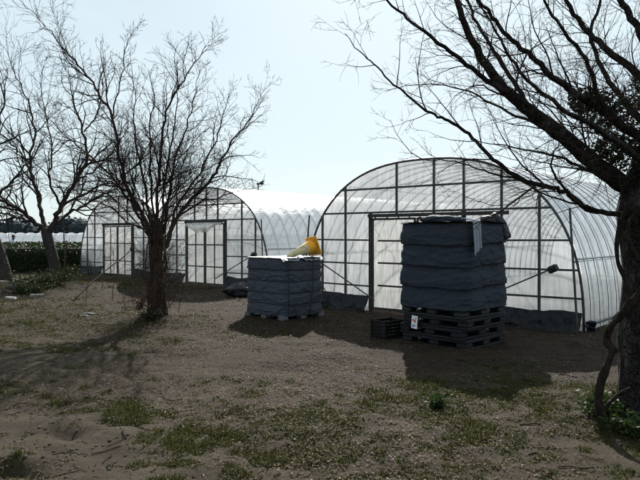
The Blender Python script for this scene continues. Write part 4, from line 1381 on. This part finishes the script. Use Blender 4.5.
# long pole leaning towards the far greenhouse
a_, b_ = Vector((*gpt(72, 302), 0)), at(132, 249, 19.5)
a_.z = gh_(a_.x, a_.y)
pl_ = MB().tube(smooth_path([tuple(a_), tuple(a_.lerp(b_, .4) + Vector((0, 0, .06))), tuple(a_.lerp(b_, .75)), tuple(b_)], 5), .017, 6)
ball(pl_, b_, (.07, .07, .07))
tag(pl_.obj('leaning_pole', M['twig'], None, True), 'dark leaning pole with knobbed end before the greenhouse by the tea hedge', 'pole')
# small white label post right of the tree and bucket near the wide greenhouse corner
bx_, by_ = gpt(584, 330)
bk = thing('bucket', (bx_ + .05, by_ - .15, gh_(bx_, by_)), 0, 'small blue bucket at the corner of the widest greenhouse', 'bucket')
lathe(MB(), [(.001, .004), (.07, .004), (.09, .15), (.099, .15), (.099, .16), (.084, .16), (.065, .02), (.001, .02)], 18).obj('pail', M['bluedrum'], bk, True)
MB().tube([(-.095, 0, .15), (-.07, -.06, .09), (0, -.10, .06), (.07, -.06, .09), (.095, 0, .15)], .004, 5).obj('handle', M['pipe'], bk)
# bundles of film by the middle greenhouse
lump('film_bundle', (*gpt(241, 297), .14), (.42, .3, .22), M['skirt'], 51, 'crumpled bundle of dark film heaped behind the roped crate', 'film bundle')

# ------------------------------------------------------------------ grass, litter, twigs on the ground
def scatter(n, dmin, dmax, rs_, power=2.0):
    u = rs_.uniform(0, 1, n)
    d = dmin * (dmax / dmin) ** (u ** (1 / power * 1.6))
    x = rs_.uniform(-1, 1, n) * (d * .62 + 1.2)
    return x, d


rs = np.random.RandomState(77)
x, y = scatter(1000000, 3.2, 26, rs)
g = grassmask(x, y)
keep = rs.uniform(0, 1, len(x)) < (g ** 1.2 * .9 + .012)
x, y, g = x[keep], y[keep], g[keep]
n = len(x)
print('grass blades', n)
z = gz(x, y)
hgt_ = (.006 + .020 * rs.uniform(0, 1, n) ** 2.5 * (.4 + g)) * (1 + .7 * (fbm(x * 2.3, y * 2.3, 90, 2) > .60))
an = rs.uniform(0, 6.283, n); wd_ = rs.uniform(.0016, .0050, n) * (1 + y / 9)
lean = rs.normal(size=(n, 2)) * .016
V_ = np.empty((n, 3, 3))
V_[:, 0] = np.stack([x - np.cos(an) * wd_, y - np.sin(an) * wd_, z - .003], 1)
V_[:, 1] = np.stack([x + np.cos(an) * wd_, y + np.sin(an) * wd_, z - .003], 1)
V_[:, 2] = np.stack([x + lean[:, 0], y + lean[:, 1], z + hgt_], 1)
tag(link('grass', np_mesh('grass', V_.reshape(-1, 3), np.arange(3 * n).reshape(-1, 3), M['grass'])), 'short patchy grass on the yard', 'grass', kind='stuff')


def litter(name, n, smin, smax, m, rs_, dens, label, dmax=24):
    x, y = scatter(n, 3.2, dmax, rs_)
    k = rs_.uniform(0, 1, n) < dens(x, y); x, y = x[k], y[k]; n = len(x)
    s_ = rs_.uniform(smin, smax, n) * (1 + np.maximum(y - 9, 0) * .07); an = rs_.uniform(0, 6.283, n); asp = rs_.uniform(.35, .9, n)
    tx, ty = rs_.normal(size=n) * .5, rs_.normal(size=n) * .5
    z = gz(x, y) + .006
    V_ = np.empty((n, 4, 3))
    for i, (a, b) in enumerate(((-1, 0), (0, -1), (1, 0), (0, 1))):
        u, v = a * s_, b * s_ * asp
        dx = u * np.cos(an) - v * np.sin(an); dy = u * np.sin(an) + v * np.cos(an)
        V_[:, i] = np.stack([x + dx, y + dy, z + np.abs(dx * tx + dy * ty) + (.3 * s_ if i % 2 else 0)], 1)
    tag(link(name, np_mesh(name, V_.reshape(-1, 3), np.arange(4 * n).reshape(-1, 4), m)), label, 'leaf litter', kind='stuff')


def dens_w(x, y):
    return np.clip(.10 + .75 * (fbm(x * .9, y * .9, 95, 3) - .38) * 2 + .5 * blob(x, y, gpt(300, 380), 3.5, 2.2) + .4 * blob(x, y, gpt(200, 330), 2.5, 1.5) - 1.2 * blob(x, y, gpt(50, 440), 1.3, .8), .01, 1)


litter('pale_litter', 13000, .004, .011, M['litter'], rs, dens_w, 'pale dry leaf scraps scattered over the yard')
litter('brown_litter', 170000, .005, .016, M['brownlitter'], rs, dens_w, 'brown dead leaves scattered over the yard')
def dens_far(x, y):
    return np.clip(.25 + (fbm(x * .7, y * .7, 99, 3) - .4) * 2 + .8 * blob(x, y, (TX, TY), 2.2, 1.4) + .5 * blob(x, y, gpt(60, 300), 4, 2.5), .05, 1)


litter('brown_debris', 90000, .008, .020, M['brownlitter'], rs, lambda x, y: dens_far(x, y) * (y > 8.5), 'brown plant debris under the trees', 22)
litter('pale_debris', 12000, .006, .013, M['litter'], rs, lambda x, y: dens_far(x, y) * (y > 8.5), 'pale plant debris under the trees', 22)
litter('leaf_scraps', 260, .010, .020, M['litter'], rs, dens_w, 'larger pale scraps lying singly on the yard', 14)
# twigs
mb = MB(); rt_ = random.Random(8)
for k in range(240):
    d = 3.4 * (13 / 3.4) ** rt_.random(); xx = rt_.uniform(-1, 1) * (d * .6 + .8); a = rt_.uniform(0, 6.28); L = rt_.uniform(.05, .28)
    P_ = []
    for j in range(4):
        q = (j / 3 - .5) * L; a += rt_.gauss(0, .18)
        X_, Y_ = xx + q * math.cos(a), d + q * math.sin(a); P_.append((X_, Y_, gh_(X_, Y_) + .008))
    mb.tube(P_, rt_.uniform(.0018, .005), 4)
tag(mb.obj('fallen_twigs', M['vine'], None), 'fallen twigs strewn over the yard', 'twigs', kind='stuff')
# soil clods round the hollows and on bare earth
mb = MB()
for k in range(900):
    if k < 300:
        c = HOLLOWS[k % len(HOLLOWS)][0]; xx, d = c[0] + rt_.gauss(0, .28), c[1] + rt_.gauss(0, .18)
    else:
        d = 3.4 * (12 / 3.4) ** rt_.random(); xx = rt_.uniform(-1, 1) * (d * .6 + .8)
    s_ = rt_.uniform(.004, .016) * (1.3 if k < 300 else 1); zz = gh_(xx, d)
    o_ = [(1, 0, 0), (0, 1, 0), (-1, 0, 0), (0, -1, 0), (0, 0, .8), (0, 0, -.5)]
    v = [(xx + a * s_ * rt_.uniform(.6, 1.3), d + b * s_ * rt_.uniform(.6, 1.3), zz + c * s_ * rt_.uniform(.6, 1.3)) for a, b, c in o_]
    mb.add(v, [(0, 1, 4), (1, 2, 4), (2, 3, 4), (3, 0, 4), (1, 0, 5), (2, 1, 5), (3, 2, 5), (0, 3, 5)])
tag(mb.obj('clods', mat('clod_earth', (.036, .028, .020), .95, noise=((.085, .070, .053), 3, .35, .7)), None, True), 'small stones and earth clods on the bare ground', 'clods', kind='stuff')
